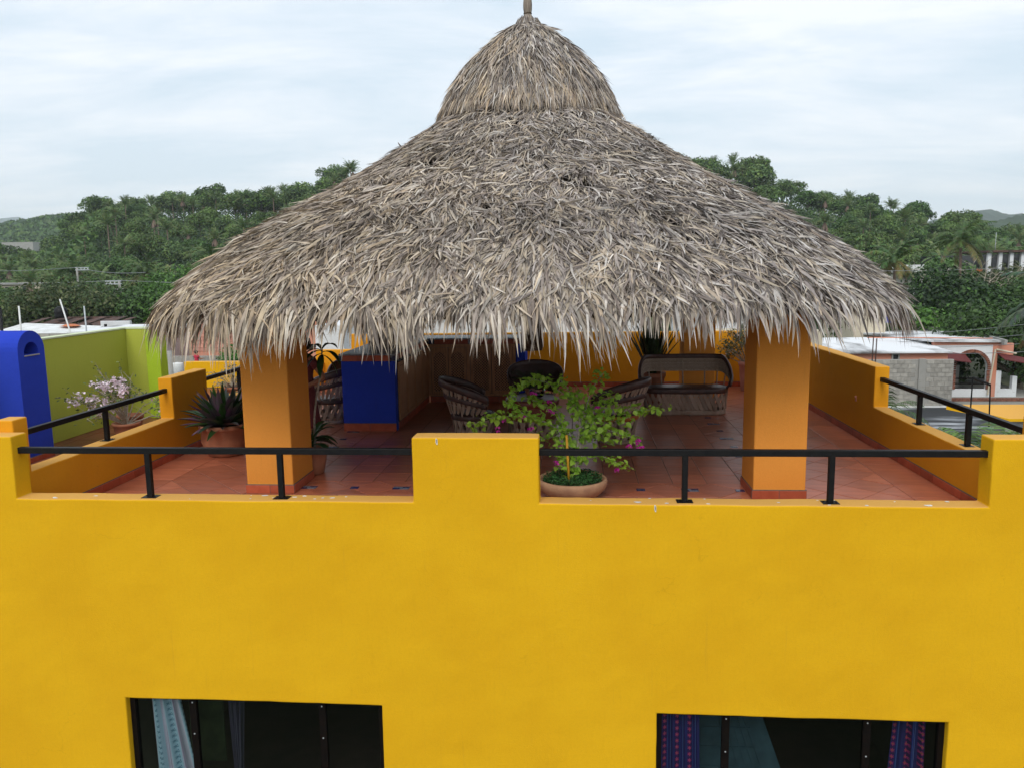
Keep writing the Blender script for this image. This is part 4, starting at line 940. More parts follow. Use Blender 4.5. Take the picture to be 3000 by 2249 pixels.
def edge_tiles(x0, y0, x1, y1, nrm, n, blues):
    u = Vector((x1-x0, y1-y0, 0)); L = u.length; u.normalize(); nn = Vector((*nrm, 0)); wts = [(.11 if k in blues else .30) for k in range(n)]; s = sum(wts); q = 0
    for k in range(n):
        w_ = wts[k]/s*L; c = Vector((x0, y0, 1.192))+u*(q+w_/2)+nn*.012; q += w_
        b = MB(); b.obox(c, u*(w_/2-.003), nn*.014, (0, 0, .045)); o = b.build('edge_tile', M['insert'] if k in blues else M['base_tile'], bar, bevel=.002)
        if k in blues:
            for a_, c_ in ((-1, 0), (1, 0), (0, -1), (0, 1)):
                b = MB(); b.obox(c+nn*.0145+u*a_*(w_/2-.008)+Vector((0, 0, c_*.038)), u*((w_/2-.004) if a_ == 0 else .004), nn*.001, (0, 0, .004 if a_ == 0 else .04)); b.build('glaze_line', M['insert_w'], o)
edge_tiles(-3.33, 5.335, -2.345, 5.335, (0, -1), 5, (0, 4)); edge_tiles(-2.40, 5.36, -2.40, 8.2, (1, 0), 9, (4, 8)); edge_tiles(-2.36, 8.23, -.44, 8.23, (0, -1), 7, (0, 3)); edge_tiles(-.44, 8.2, -.44, 8.96, (1, 0), 3, ())
def door(x0, x1, z0, z1, y, lattice=True, axis='x', sgn=-1):
    """cupboard door: frame with arched opening and diagonal lattice, or a carved panel"""
    def T(b):
        if axis == 'y': b.v = [(y-(vy-y)*sgn*1.0, vx, vz) for vx, vy, vz in b.v]; b.f = [f[::-1] for f in b.f]
        return b
    fw = .062 if x1-x0 > .36 else .05; b = MB(); yf, yb = y-.022, y+.012
    b.box(x0+.004, x0+fw, yf, yb, z0, z1); b.box(x1-fw, x1-.004, yf, yb, z0, z1); b.box(x0+fw, x1-fw, yf, yb, z0, z0+fw); 
    if lattice:
        r = (x1-x0)/2-fw; cx = (x0+x1)/2; zc = z1-.085-r*.9; n = 10
        for k in range(n):
            a0, a1 = math.pi*k/n, math.pi*(k+1)/n; p0 = (cx+r*math.cos(a0), zc+r*.9*math.sin(a0)); p1 = (cx+r*math.cos(a1), zc+r*.9*math.sin(a1))
            b.add([(p1[0], yf, p1[1]), (p0[0], yf, p0[1]), (p0[0], yf, z1), (p1[0], yf, z1), (p1[0], yb, p1[1]), (p0[0], yb, p0[1]), (p0[0], yb, z1), (p1[0], yb, z1)], [(0, 1, 2, 3), (0, 4, 5, 1), (3, 2, 6, 7), (7, 6, 5, 4)])
    else: b.box(x0+fw, x1-fw, yf, yb, z1-fw, z1)
    d = T(b).build('door', M['bar_wood'], bar)
    b = MB()
    if lattice:
        hw = (x1-x0)/2-fw; cx = (x0+x1)/2; ztop = z1-.085
        for sg in (1, -1):
            c = z0-1.0
            while c < z1+1:
                pts = []
                for k in range(41):
                    x = x0+fw+(2*hw)*k/40; z = c+sg*(x-cx); lim = ztop-hw*.9+hw*.9*math.sqrt(max(0, 1-((x-cx)/hw)**2))
                    if z0+fw < z < lim: pts.append((x, z))
                if len(pts) > 1:
                    (xa, za), (xb_, zb) = pts[0], pts[-1]; v = Vector((xb_-xa, 0, zb-za)); L = v.length; v.normalize(); w_ = Vector((-v.z, 0, v.x))
                    b.obox(((xa+xb_)/2, y+(.000 if sg > 0 else .006), (za+zb)/2), v*L/2, (0, .004, 0), w_*.0085)
                c += .056
        T(b).build('lattice', M['bar_wood'], d)
    else:
        for k in range(5):
            z = z0+.14+(z1-z0-.28)*k/4; b.lathe([(.05, 0), (.045, .012), (.03, .008), (.018, .016), (0, .02)], (0, 0, 0), 8)
            m_ = len(b.v)-40; b.v[m_:] = [((x0+x1)/2+vx, y+.004-vz, z+vy) for vx, vy, vz in b.v[m_:]]
        b.box(x0+fw+.012, x1-fw-.012, y-.002, y+.01, z0+fw+.012, z1-fw-.012); T(b).build('carved_panel', M['bar_wood'], d)
    b = MB(); b.lathe([(.004, 0), (.006, .012), (.019, .018), (.02, .026), (.012, .034), (0, .036)], (0, 0, 0), 8); b.v = [((x1-.03 if int(x0*100) % 2 else x0+.03)+vx, yf-vz, z1-.05+vy) for vx, vy, vz in b.v]
    T(b).build('knob', M['bar_wood'], d)
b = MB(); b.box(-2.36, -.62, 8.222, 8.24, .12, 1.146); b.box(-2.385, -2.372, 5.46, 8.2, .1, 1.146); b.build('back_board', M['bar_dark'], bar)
skirting(bar, -2.372, 8.2, -2.372, 5.46, (1, 0), h=.12, L=.36)
b = MB(); b.box(-2.36, -.63, 8.175, 8.20, 1.085, 1.145); b.box(-2.36, -.63, 8.175, 8.20, .125, .165); b.box(-2.36, -2.31, 8.18, 8.2, .166, 1.084); b.box(-1.60, -1.53, 8.17, 8.2, .166, 1.084); b.box(-.68, -.63, 8.17, 8.2, .166, 1.084); b.build('face_frame', M['bar_wood'], bar, bevel=.003)
for x0, x1 in ((-2.305, -1.965), (-1.96, -1.605), (-1.525, -1.11), (-1.105, -.685)): door(x0, x1, .17, 1.08, 8.195)
for y0 in (5.52, 6.18, 6.84, 7.50): door(y0, y0+.62, .14, 1.10, -2.36, False, 'y')
b = MB(); b.box(-3.2, -2.62, 6.9, 8.1, 1.263, 1.56); sh = b.build('raised_shelf', simple('brown_plaster', (.10, .04, .025), .7), bar, bevel=.006)
for k in range(5):
    b = MB(); b.box(-3.16+k*.12, -3.07+k*.12, 6.885, 6.899, 1.47, 1.55); b.build('inset_tile', M['insert'], sh)
def pot_profile(b, c, r, h, n=28, rim=.03, jit=.004, belly=1.0):
    b.lathe([(r*.62, 0), (r*.70, h*.02), (r*.86*belly, h*.45), (r*.95, h*.84), (r, h*.85), (r+.012, h*.9), (r+.012, h), (r-rim, h), (r-rim*1.1, h*.82), (0, h*.80)], c, n, jit=jit)
bk = MB(); bk.lathe([(.0, 0), (.07, 0), (.10, .06), (.11, .12), (.09, .17), (.10, .18), (.085, .165), (.07, .1), (0, .02)], (-2.72, 6.3, 1.263), 18)
tag(bk.build('clay_jar', M['cane'], smooth=True, origin=(-2.72, 6.3, 1.263)), 'small round woven-looking jar on the bar top above the blue end', 'jar')

# ------------------------------------------------------------------ equipal furniture
rs = random.Random(12)
def ring(b, fn, w, h, n, a0, a1, lift=0):
    """band of leather following fn(angle)->(point, outward)"""
    vs = []; fs = []
    for i in range(n+1):
        a = a0+(a1-a0)*i/n; p, o = fn(a); p = Vector(p); o = Vector(o).normalized(); up = Vector((0, 0, 1))
        for dx, dz in ((-w*.5, -h*.35), (-w*.3, -h*.5), (w*.3, -h*.5), (w*.5, -h*.3), (w*.5, h*.3), (w*.25, h*.5), (-w*.25, h*.5), (-w*.5, h*.35)): vs.append(p+o*dx+up*dz)
    for i in range(n):
        for k in range(8): fs.append((i*8+k, (i+1)*8+k, (i+1)*8+(k+1) % 8, i*8+(k+1) % 8))
    fs += [tuple(range(8)), tuple(n*8+k for k in range(7, -1, -1))]; b.add(vs, fs)
def lens_slat(p0, p1, out, w, t, name, parent, mat):
    """one split-cedar slat: flat, rounded ends"""
    p0, p1, out = Vector(p0), Vector(p1), Vector(out).normalized(); d = (p1-p0); L = d.length; d.normalize(); s = d.cross(out).normalized(); b = MB()
    prof = [(0, .35), (.12, .85), (.35, 1), (.65, 1), (.88, .85), (1, .35)]; vs = []
    for q, ww in prof:
        c = p0+d*L*q+out*t*.5*math.sin(math.pi*q)
        vs += [c-s*w*ww/2, c+s*w*ww/2, c+s*w*ww/2+out*t, c-s*w*ww/2+out*t]
    fs = []
    for i in range(len(prof)-1):
        for k in range(4): fs.append((i*4+k, i*4+(k+1) % 4, (i+1)*4+(k+1) % 4, (i+1)*4+k))
    fs += [(3, 2, 1, 0), tuple(len(prof)*4-4+k for k in range(4))]; b.add(vs, fs); return b.build(name, mat, parent, world=False)
def stadium(a, L, r):
    """outline of a round (L=0) or stretched base: point and outward direction at parameter a"""
    c, s = math.cos(a), math.sin(a); return Vector((c*r+(L if c > .0001 else -L if c < -.0001 else 0)*min(1, abs(c)*3), s*r, 0)), Vector((c, s, 0))
def equipal_chair(name, label, loc, rz, group, seat_rim='leather', band2=True):
    """barrel chair: cedar-slat drum, leather seat, wrap-round back that falls towards the arms. Faces -y before turning."""
    t = thing(name, label, 'chair', loc, group, rz)
    rb, rS, zS = .27, .315, .42
    for z, r_, nm, hh, m in ((.03, rb+.01, 'base_hoop', .05, M['slat']), (zS-.03, rS+.012, 'seat_band', .075, M[seat_rim])):
        b = MB(); ring(b, lambda a: ((r_*math.cos(a), r_*math.sin(a), z), (math.cos(a), math.sin(a), 0)), .025, hh, 36, 0, 2*math.pi); b.build(nm, m, t, True, world=False)
    n = 15
    for k in range(n):
        a = 2*math.pi*k/n
        for sg, q in ((1, 0), (-1, .5)):
            a0 = a+q*2*math.pi/n; a1 = a0+sg*.5; lens_slat((rb*math.cos(a0)*(1 if sg > 0 else .96), rb*math.sin(a0)*(1 if sg > 0 else .96), .05), (rS*math.cos(a1)*(1 if sg > 0 else .96), rS*math.sin(a1)*(1 if sg > 0 else .96), zS-.05), (math.cos(a0), math.sin(a0), 0), .055, .007, 'slat', t, M['slat'])
    b = MB(); b.lathe([(0, .015), (rS*.6, .02), (rS*.93, .012), (rS*1.0, -.01), (rS, -.03)], (0, 0, zS+.005), 28); b.build('seat', M['leather'], t, True, world=False)
    A0, A1 = math.pi*.5-2.05, math.pi*.5+2.05
    top = lambda a: .93-.27*((abs(a-math.pi/2)/2.05)**2.0)
    R_ = lambda a, f: rS+.02+(.13+.03*math.cos(a-math.pi/2))*f
    P = lambda a, f: Vector((R_(a, f)*math.cos(a), R_(a, f)*math.sin(a), zS+(top(a)-zS)*f))
    outw = lambda a: Vector((math.cos(a), math.sin(a), -.25))
    b = MB(); ring(b, lambda a: (P(a, 1), outw(a)), .05, .12, 40, A0, A1); b.build('top_rim', M['leather'], t, True, world=False)
    b = MB(); ring(b, lambda a: (P(a, .60), outw(a)), .03, .085, 40, A0, A1); b.build('middle_band', M['leather'], t, True, world=False)
    for lv in (.36, .86):
        b = MB(); b.tube([P(A0+(A1-A0)*i/30, lv) for i in range(31)], .007, 5); b.build('cane_hoop', M['cane'], t, world=False)
    for f0, f1 in ((.08, .55), (.66, .93)):
        m = 20 if f0 < .3 else 24
        for k in range(m):
            a = A0+(A1-A0)*(k+.5)/m; sh_ = .16 if f0 < .3 else .07
            lens_slat(P(a-sh_/2, f0), P(a+sh_/2, f1), outw(a), .05 if f0 < .3 else .045, .006, 'slat', t, M['slat'])
    for k in range(9):
        a = A0+(A1-A0)*k/8; b = MB(); b.tube([P(a, 0), P(a, .5), P(a, .97)], .011, 6); b.build('upright', M['slat'], t, world=False)
    # inner leather lining of the back
    b = MB(); n = 30
    for f in (.1, .5, .95):
        for i in range(n+1): a = A0+(A1-A0)*i/n; q = P(a, f)-Vector((math.cos(a), math.sin(a), 0))*.022; b.v.append(tuple(q)); b.c.append((1, 1, 1))
    for j in range(2):
        for i in range(n): k = j*(n+1)+i; b.f.append((k, k+n+1, k+n+2, k+1)); b.m.append(0)
    return t, b
GC = 'barrel-shaped leather and cedar chairs round the low table'
c1, l1 = equipal_chair('barrel_chair', 'dark leather and cedar-slat barrel chair left of the round table, seen from behind', (-1.02, 4.65, 0), R(100), GC)
c2, l2 = equipal_chair('barrel_chair', 'barrel chair right of the round table with an orange leather seat edge', (1.16, 4.62, 0), R(-118), GC, 'leather_orange')
c3, l3 = equipal_chair('barrel_chair', 'barrel chair behind the round table with a black leather back facing the camera', (-.15, 6.35, 0), R(4), GC); l3.build('back_lining', M['leather'], c3, True, world=False)
c4, l4 = equipal_chair('barrel_chair', 'barrel chair half hidden behind the left end of the blue bar', (-3.72, 6.15, 0), R(-105), GC)
c5, l5 = equipal_chair('barrel_chair', 'barrel chair mostly hidden behind the blue bar, only its dark rounded back showing', (-3.75, 7.6, 0), R(-20), GC); l5.build('back_lining', M['leather'], c5, True, world=False)
# sofa
def sofa():
    t = thing('wicker_sofa', 'two-seat barrel sofa with woven cane back, leather seat and crossed cedar slats', 'sofa', (2.50, 7.0, 0)); L, r = .44, .27; zS = .46
    def S(a, rr): p, o = stadium(a, L, rr); return p, o
    for z, rr, hh, nm, m in ((.045, r, .085, 'base_board', M['slat']), (zS-.03, r+.03, .09, 'seat_band', M['leather'])):
        b = MB(); ring(b, lambda a: (S(a, rr)[0]+Vector((0, 0, z)), S(a, rr)[1]), .024, hh, 60, 0, 2*math.pi); b.build(nm, m, t, True, world=False)
    # front slats on the straight run, then round the ends
    pts = [(Vector((-L+2*L*k/11, -r, 0)), Vector((0, -1, 0))) for k in range(12)]+[(Vector((sg*L+r*math.cos(a), r*math.sin(a), 0)), Vector((math.cos(a), math.sin(a), 0))) for sg in (1, -1) for a in ([-1.2, -.8, -.4, 0, .4] if sg > 0 else [math.pi+1.2, math.pi+.8, math.pi+.4, math.pi, math.pi-.4])]
    for p, o in pts:
        tn = Vector((-o.y, o.x, 0))
        for sg in (1, -1):
            lens_slat(p+tn*.075*sg-o*(0 if sg > 0 else .012)+Vector((0, 0, .085)), p-tn*.075*sg-o*(0 if sg > 0 else .012)+o*.02+Vector((0, 0, zS-.07)), o, .062, .007, 'slat', t, M['slat'])
    b = MB(); vs = []; n = 40
    for f, dz in ((0, .028), (.55, .03), (.9, .018), (1.04, -.01)):
        for i in range(n): p, o = S(2*math.pi*i/n, (r+.03)*max(f, .02)); p.x = p.x if f else 0; vs.append((p.x, p.y, zS+dz))
    b.add(vs, [(j*n+i, j*n+(i+1) % n, (j+1)*n+(i+1) % n, (j+1)*n+i) for j in range(3) for i in range(n)]); b.build('seat_cushion', M['leather'], t, True, world=False)
    # back: wraps from one arm to the other
    A0, A1 = -.62, math.pi+.62; zt = .97
    def top(a): return zt-.30*max(0, 1-math.sin(max(0, min(math.pi, a)))*1.35)**1.2-(.13 if a < 0 or a > math.pi else 0)*min(1, abs(a if a < 0 else a-math.pi)/.6)
    def P(a, f): p, o = S(a, r+.03+.07*f); return Vector((p.x, p.y+.06*f*max(0, math.sin(a)), zS+(top(a)-zS)*f))
    ow = lambda a: Vector((math.cos(a), math.sin(a), -.1))
    b = MB(); ring(b, lambda a: (P(a, 1), ow(a)), .055, .085, 60, A0, A1); b.build('top_rim', M['leather'], t, True, world=False)
    for f in (.52, .56, .60, .64, .68, .72, .76, .80, .84, .88, .92):
        b = MB(); b.tube([P(A0+(A1-A0)*i/60, f)-(Vector((0, 0, .03)) if False else Vector((0, 0, 0))) for i in range(5, 56)], .0098, 5); b.build('cane', M['cane'], t, world=False)
    b = MB(); n = 50
    for f in (.50, .94):
        for i in range(n+1): a = .12+(math.pi-.24)*i/n; b.v.append(tuple(P(a, f)+Vector((0, .006, 0)))); b.c.append((1, 1, 1))
    for i in range(n): b.f.append((i, i+n+1, i+n+2, i+1)); b.m.append(0)
    b.build('cane_backing', M['cane'], t, True, world=False)
    for a in (1.02, 1.33, 1.57, 1.81, 2.12, .5, 2.64, -.55, math.pi+.55):
        b = MB(); b.tube([P(a, 0), P(a, .5), P(a, .97)], .012 if .4 < a < 2.9 else .022, 6); b.build('upright', M['cane'] if .4 < a < 2.9 else M['leather'], t, world=False)
    b = MB(); ring(b, lambda a: (P(a, .50), ow(a)), .012, .02, 50, .3, math.pi-.3); b.build('lower_rail', M['cane'], t, True, world=False)
sofa()
# round table
tb = thing('round_table', 'low round table with a red-brown leather top and leather drum sides', 'table', (-.13, 5.0, 0))
b = MB(); b.lathe([(0, .60), (.36, .60), (.415, .595), (.425, .57), (.42, .50), (.40, .49), (.39, .485)], (0, 0, 0), 40); b.build('table_top', M['leather_red'], tb, True, world=False)
b = MB(); b.lathe([(.39, .49), (.385, .30), (.38, .28)], (0, 0, 0), 36); b.build('leather_drum', M['leather_red'], tb, True, world=False)
b = MB(); ring(b, lambda a: ((.37*math.cos(a), .37*math.sin(a), .03), (math.cos(a), math.sin(a), 0)), .025, .05, 36, 0, 2*math.pi); b.build('base_hoop', M['slat'], tb, True, world=False)
for k in range(18):
    a = 2*math.pi*k/18
    for sg in (1, -1): lens_slat(((.37-.005*(sg < 0))*math.cos(a), (.37-.005*(sg < 0))*math.sin(a), .05), (.375*math.cos(a+.3*sg), .375*math.sin(a+.3*sg), .30), (math.cos(a), math.sin(a), 0), .055, .007, 'slat', tb, M['slat'])
b = MB(); b.lathe([(0, .602), (.05, .602), (.10, .63), (.125, .68), (.12, .72), (.125, .725), (.116, .72), (.12, .68), (.095, .637), (0, .615)], (-.05, 4.98, 0), 28)
tag(b.build('glass_bowl', M['bowl_glass'], smooth=True, origin=(-.05, 4.98, .6)), 'clear glass bowl standing on the round leather table', 'bowl')
fp = thing('potted_fern', 'small fern with dark arching fronds standing behind the glass bowl', 'plant', (-.18, 5.22, .602)); rf = random.Random(3)
b = MB(); pot_profile(b, (-.18, 5.22, .602), .07, .10, 16); b.build('pot', M['terracotta'], fp, True)
for k in range(9):
    b = MB(); random.seed(k+70); frond_mb(b, (-.18, 5.22, .70), k*.7+.3, .9+.25*rf.random(), .42, (.02, .05, .015), 14, .012, .07, 1.3, .3); b.build('frond', M['leafy'], fp)
# hanging wicker lamp
hl = thing('hanging_lamp', 'woven brown basket lampshade hanging over the seating', 'lamp', (-.215, 6.5, 1.2))
b = MB()
for k in range(22): z = 1.20+k*.021; rr = .185+.012*math.sin(k*.3); b.tube([(-.215+rr*math.cos(a)*(1+.01*math.sin(a*7+k)), 6.5+rr*math.sin(a), z+.004*math.sin(a*5+k)) for a in np.linspace(0, 2*math.pi, 25)], .0095, 4, cap=False)
b.build('lamp_shade', M['wicker'], hl); b = MB(); b.lathe([(.175, 1.20), (.19, 1.4), (.18, 1.65), (.05, 1.72), (0, 1.72)], (-.215, 6.5, 0), 20); b.build('lining', simple('dark_lining', (.07, .04, .025), .9), hl, True)
b = MB(); b.tube([(-.215, 6.5, 1.70), (-.215, 6.5, 3.6)], .006, 5); b.build('cord', M['rope'], hl)

# ------------------------------------------------------------------ potted plants on the terrace
def leaf_mesh(kind):
    b = MB()
    if kind == 'heart': vs = [(0, 0, 0), (-.33, .12, .08), (-.42, .38, .12), (-.28, .68, .06), (0, 1, -.1), (.28, .68, .06), (.42, .38, .12), (.33, .12, .08), (0, .4, 0), (0, .7, -.02)]; fs = [(0, 8, 2, 1), (8, 9, 3, 2), (9, 4, 3), (0, 7, 6, 8), (8, 6, 5, 9), (9, 5, 4)]
    else: vs = [(0, 0, 0), (-.3, .3, .14), (-.25, .62, .2), (0, .85, .12), (.25, .62, .2), (.3, .3, .14), (0, .45, .0)]; fs = [(0, 6, 2, 1), (6, 3, 2), (0, 5, 4, 6), (6, 4, 3)]
    me = bpy.data.meshes.new('leaf'); me.from_pydata(vs, [], fs); me.update(); return me
HEART, BRACT = leaf_mesh('heart'), leaf_mesh('bract')
HEART.materials.append(M['boug_leaf'])
def bougainvillea():
    rr = random.Random(21); y0 = 1.66
    t = thing('potted_bougainvillea', 'bushy bougainvillea with fresh green leaves and magenta flowers in a wide clay bowl', 'potted plant', (.51, 1.62, 0))
    b = MB(); b.lathe([(0, .0), (.24, 0), (.32, .05), (.385, .12), (.40, .18), (.395, .215), (.372, .225), (.352, .205), (.35, .165), (.0, .16)], (.51, 1.62, 0), 44, jit=.003); b.build('clay_bowl', M['terracotta_pale'], t, True)
    b = MB(); b.lathe([(.349, .168), (.2, .19), (0, .20)], (.51, 1.62, 0), 24, jit=.04); b.build('soil', M['soil'], t)
    rng = np.random.default_rng(4); n = 2400; a = rng.uniform(0, 6.283, n); r = np.sqrt(rng.random(n))*.34; P = np.column_stack([.51+r*np.cos(a), 1.62+r*np.sin(a), .19+rng.random(n)*.07, rng.normal(size=n)*.4, rng.normal(size=n)*.4-.2, np.ones(n)])
    v, f, c = leaf_cloud(P, .022, rng, [(.035, .11, .03), (.05, .14, .035), (.025, .075, .022)])
    me = np_mesh('creeping_herb', [(v-np.array(wloc(t)), f, c, 0)], [M['leafy']]); o = bpy.data.objects.new('creeping_herb', me); COL.objects.link(o); o.parent = t; tag(o, 'tiny green creeper filling the bowl', kind='stuff')
    T0 = (.53, y0, .18)
    main = [[T0, (.56, 1.66, .49), (.60, 1.68, .80), (.58, 1.70, 1.04)], [(.56, 1.66, .2), (.53, 1.63, .5), (.45, 1.66, .72), (.21, 1.64, .86), (.06, 1.6, .90)], [(.56, 1.68, .40), (.68, 1.7, .7), (.66, 1.72, .98), (.72, 1.7, 1.2)]]
    tips = [[(.21, 1.64, .86), (-.05, 1.62, .95), (-.45, 1.55, .92), (-.66, 1.5, .84)], [(.06, 1.6, .90), (-.25, 1.62, 1.10), (-.10, 1.6, 1.26), (.07, 1.6, 1.35)], [(.58, 1.70, 1.04), (.36, 1.66, 1.22), (.22, 1.62, 1.32), (.05, 1.6, 1.36)], [(.60, 1.68, .95), (.45, 1.7, 1.25), (.37, 1.7, 1.34)],
            [(.72, 1.7, 1.2), (.80, 1.7, 1.33), (.88, 1.72, 1.42)], [(.66, 1.72, .98), (.85, 1.68, 1.02), (1.1, 1.62, 1.0), (1.54, 1.58, 1.02)], [(.66, 1.72, .95), (.9, 1.75, 1.1), (1.05, 1.75, 1.16)], [(.60, 1.68, .75), (.9, 1.62, .78), (1.16, 1.6, .70), (1.27, 1.6, .60)],
            [(.56, 1.66, .45), (.8, 1.6, .5), (1.0, 1.56, .42), (1.12, 1.56, .32)], [(.53, 1.63, .45), (.45, 1.58, .46), (.37, 1.56, .38), (.44, 1.55, .30)], [(.45, 1.66, .72), (.2, 1.68, .66), (.05, 1.66, .64)], [(.45, 1.66, .72), (.35, 1.7, .95), (.12, 1.72, 1.08), (-.02, 1.7, 1.13)],
            [(.60, 1.68, .8), (.8, 1.7, .9), (1.0, 1.7, .86), (1.18, 1.66, .92)], [(.58, 1.7, .9), (.5, 1.7, 1.05), (.62, 1.7, 1.22)], [(.6, 1.68, .7), (.78, 1.72, .68), (.98, 1.7, .62)], [(.53, 1.63, .5), (.4, 1.6, .6), (.25, 1.58, .52)]]
    b = MB()
    for i, p in enumerate(main): b.tube(p, [.020, .015, .011, .008, .005][:len(p)] if i == 0 else [.013, .010, .008, .006, .004][:len(p)], 6)
    for k in range(3): b.tube([(.54+.02*k, y0+.02*k-.02, .17), (.55+.025*math.sin(k*2), y0, .35), (.58+.02*k, y0, .6)], [.013, .01, .007], 6)
    for p in tips: b.tube(p, [.006, .0045, .0035, .0025][:len(p)], 4)
    b.build('stem', M['bark_pale'], t)
    pos = []
    for p in tips+main[1:]:
        for i in range(len(p)-1):
            a_, c_ = Vector(p[i]), Vector(p[i+1]); L = (c_-a_).length; n = int(L/.009)+2
            for k in range(n): pos.append(a_.lerp(c_, (k+rr.random())/n)+Vector((rr.gauss(0, .035), rr.gauss(0, .045), rr.gauss(.015, .032))))
    rr.shuffle(pos); 
    for i, p in enumerate(pos[:285]):
        s = rr.uniform(.055, .095); o = inst(HEART, 'leaf', t, p-t.location, (R(rr.uniform(-75, 15)), R(rr.uniform(-40, 40)), rr.uniform(0, 6.28)), s)
    sm = MB()
    for p in pos[285:]:
        s = rr.uniform(.045, .085); E_ = Euler((R(rr.uniform(-75, 20)), R(rr.uniform(-40, 40)), rr.uniform(0, 6.28))).to_matrix(); k = len(sm.v)
        for v_ in HEART.vertices: q = p+E_@(v_.co*s); sm.v.append(tuple(q)); sm.c.append((1, 1, 1))
        for f_ in HEART.polygons: sm.f.append(tuple(j+k for j in f_.vertices)); sm.m.append(0)
    tag(sm.build('leaf', M['boug_leaf'], t), 'the remaining small leaves', kind='stuff')
    br = BRACT.copy(); br.materials.append(M['magenta'])
    for (x, z, n) in ((1.15, .62, 5), (1.24, .67, 5), (1.28, .60, 4), (1.19, .55, 4), (1.01, .34, 4), (.35, .41, 4), (.28, 1.01, 3), (.26, 1.11, 2), (.05, .82, 3), (-.05, .95, 3), (-.33, .82, 3), (-.27, .90, 2), (.36, .60, 2), (.80, 1.05, 3), (.08, 1.2, 3), (.0, .66, 2)):
        c = Vector((x, 1.56, z))
        for k in range(n):
            q = c+Vector((rr.gauss(0, .016), rr.gauss(0, .012), rr.gauss(0, .016))); a = rr.random()*6.28
            for j in range(3): inst(br, 'flower', t, q-t.location, (R(-55), R(20), a+j*2.09), .046)
    b = MB(); b.tube([(.475, 1.52, .17), (.462, 1.52, .45), (.448, 1.53, .735)], .0145, 10)
    tag(b.build('plant_stake', M['yellow_cane'], smooth=True, origin=(.475, 1.52, .17)), 'yellow stake standing in the bougainvillea bowl', 'stake')
bougainvillea()
def spiky(name, label, loc, pr, ph, n, L, W, mats, el, droop, pot_mat, belly=1.):
    rr = random.Random(len(label)); t = thing(name, label, 'potted plant', loc); b = MB(); pot_profile(b, loc, pr, ph, belly=belly); b.build('pot', M[pot_mat], t, True)
    b = MB(); b.lathe([(pr*.95, ph*.86), (0, ph*.9)], loc, 20); b.build('soil', M['soil'], t)
    for k in range(n):
        a = k*2.399; e = R(el[0]+(el[1]-el[0])*(k/n)**.8); c = Vector(loc)+Vector((math.cos(a)*pr*.3*rr.random(), math.sin(a)*pr*.3*rr.random(), ph*.88))
        b = MB(); b.blade(c, (math.cos(a)*math.cos(e), math.sin(a)*math.cos(e), math.sin(e)), (0, 0, 1) if e < 1.3 else (math.cos(a), math.sin(a), .2), L*rr.uniform(.75, 1.15), W*rr.uniform(.8, 1.15), droop*rr.uniform(.4, 1.5), 6, .3, None, [.7, 1, 1, .85, .55, .04])
        b.build('leaf', M[mats[k % len(mats)]], t, True)
    return t
spiky('rhoeo_plant', 'spiky purple and green leaves bursting from a round clay pot beside the left column', (-4.50, 3.62, 0), .335, .46, 110, .60, .12, ['purple_leaf', 'purple_leaf', 'dark_leaf'], (5, 84), .55, 'terracotta', 1.12)
spiky('snake_plant', 'tall dark snake plant in a big clay pot behind the sofa', (2.0, 7.85, 0), .24, .62, 46, 1.15, .075, ['snake_leaf'], (58, 88), .25, 'terracotta')
def dracaena():
    loc = (-2.86, 2.60, 0); t = thing('potted_dracaena', 'broad-leaved plant with a thin bare cane in a clay pot behind the front-left column', 'potted plant', loc); rr = random.Random(5)
    b = MB(); pot_profile(b, loc, .20, .36); b.build('pot', M['terracotta'], t, True)
    b = MB(); b.tube([(-2.82, 2.58, .3), (-2.80, 2.56, .74), (-2.755, 2.55, 1.0), (-2.68, 2.53, 1.28), (-2.64, 2.52, 1.62)], [.018, .014, .012, .011, .010], 7); b.build('cane', M['bark_pale'], t, True)
    for k in range(15):
        a = rr.uniform(-1.9, .9) if k < 10 else rr.random()*6.28; e = R(rr.uniform(15, 75)); b = MB(); b.blade((-2.84, 2.55, .36+.1*rr.random()), (math.cos(a)*math.cos(e), math.sin(a)*math.cos(e), math.sin(e)), (0, 0, 1), rr.uniform(.28, .42), rr.uniform(.09, .12), 1.6, 6, .2, None, [.25, .6, 1, 1, .6, .05]); b.build('leaf', M['dark_leaf'], t, True)
    for a, e, L, z in ((3.3, .4, .34, 1.60), (2.6, .9, .3, 1.6), (-.4, .3, .36, 1.58), (-1.4, -.1, .42, 1.55), (.2, -.5, .34, 1.55), (3.6, -.3, .4, 1.57), (-2.4, .1, .36, 1.6), (1, .8, .3, 1.62)):
        b = MB(); b.blade((-2.64, 2.52, z), (math.cos(a)*math.cos(e), math.sin(a)*math.cos(e), math.sin(e)), (0, 0, 1), L, .09, 2.2, 6, .2, None, [.25, .6, 1, 1, .6, .05]); b.build('leaf', M['dark_leaf'], t, True)
dracaena()
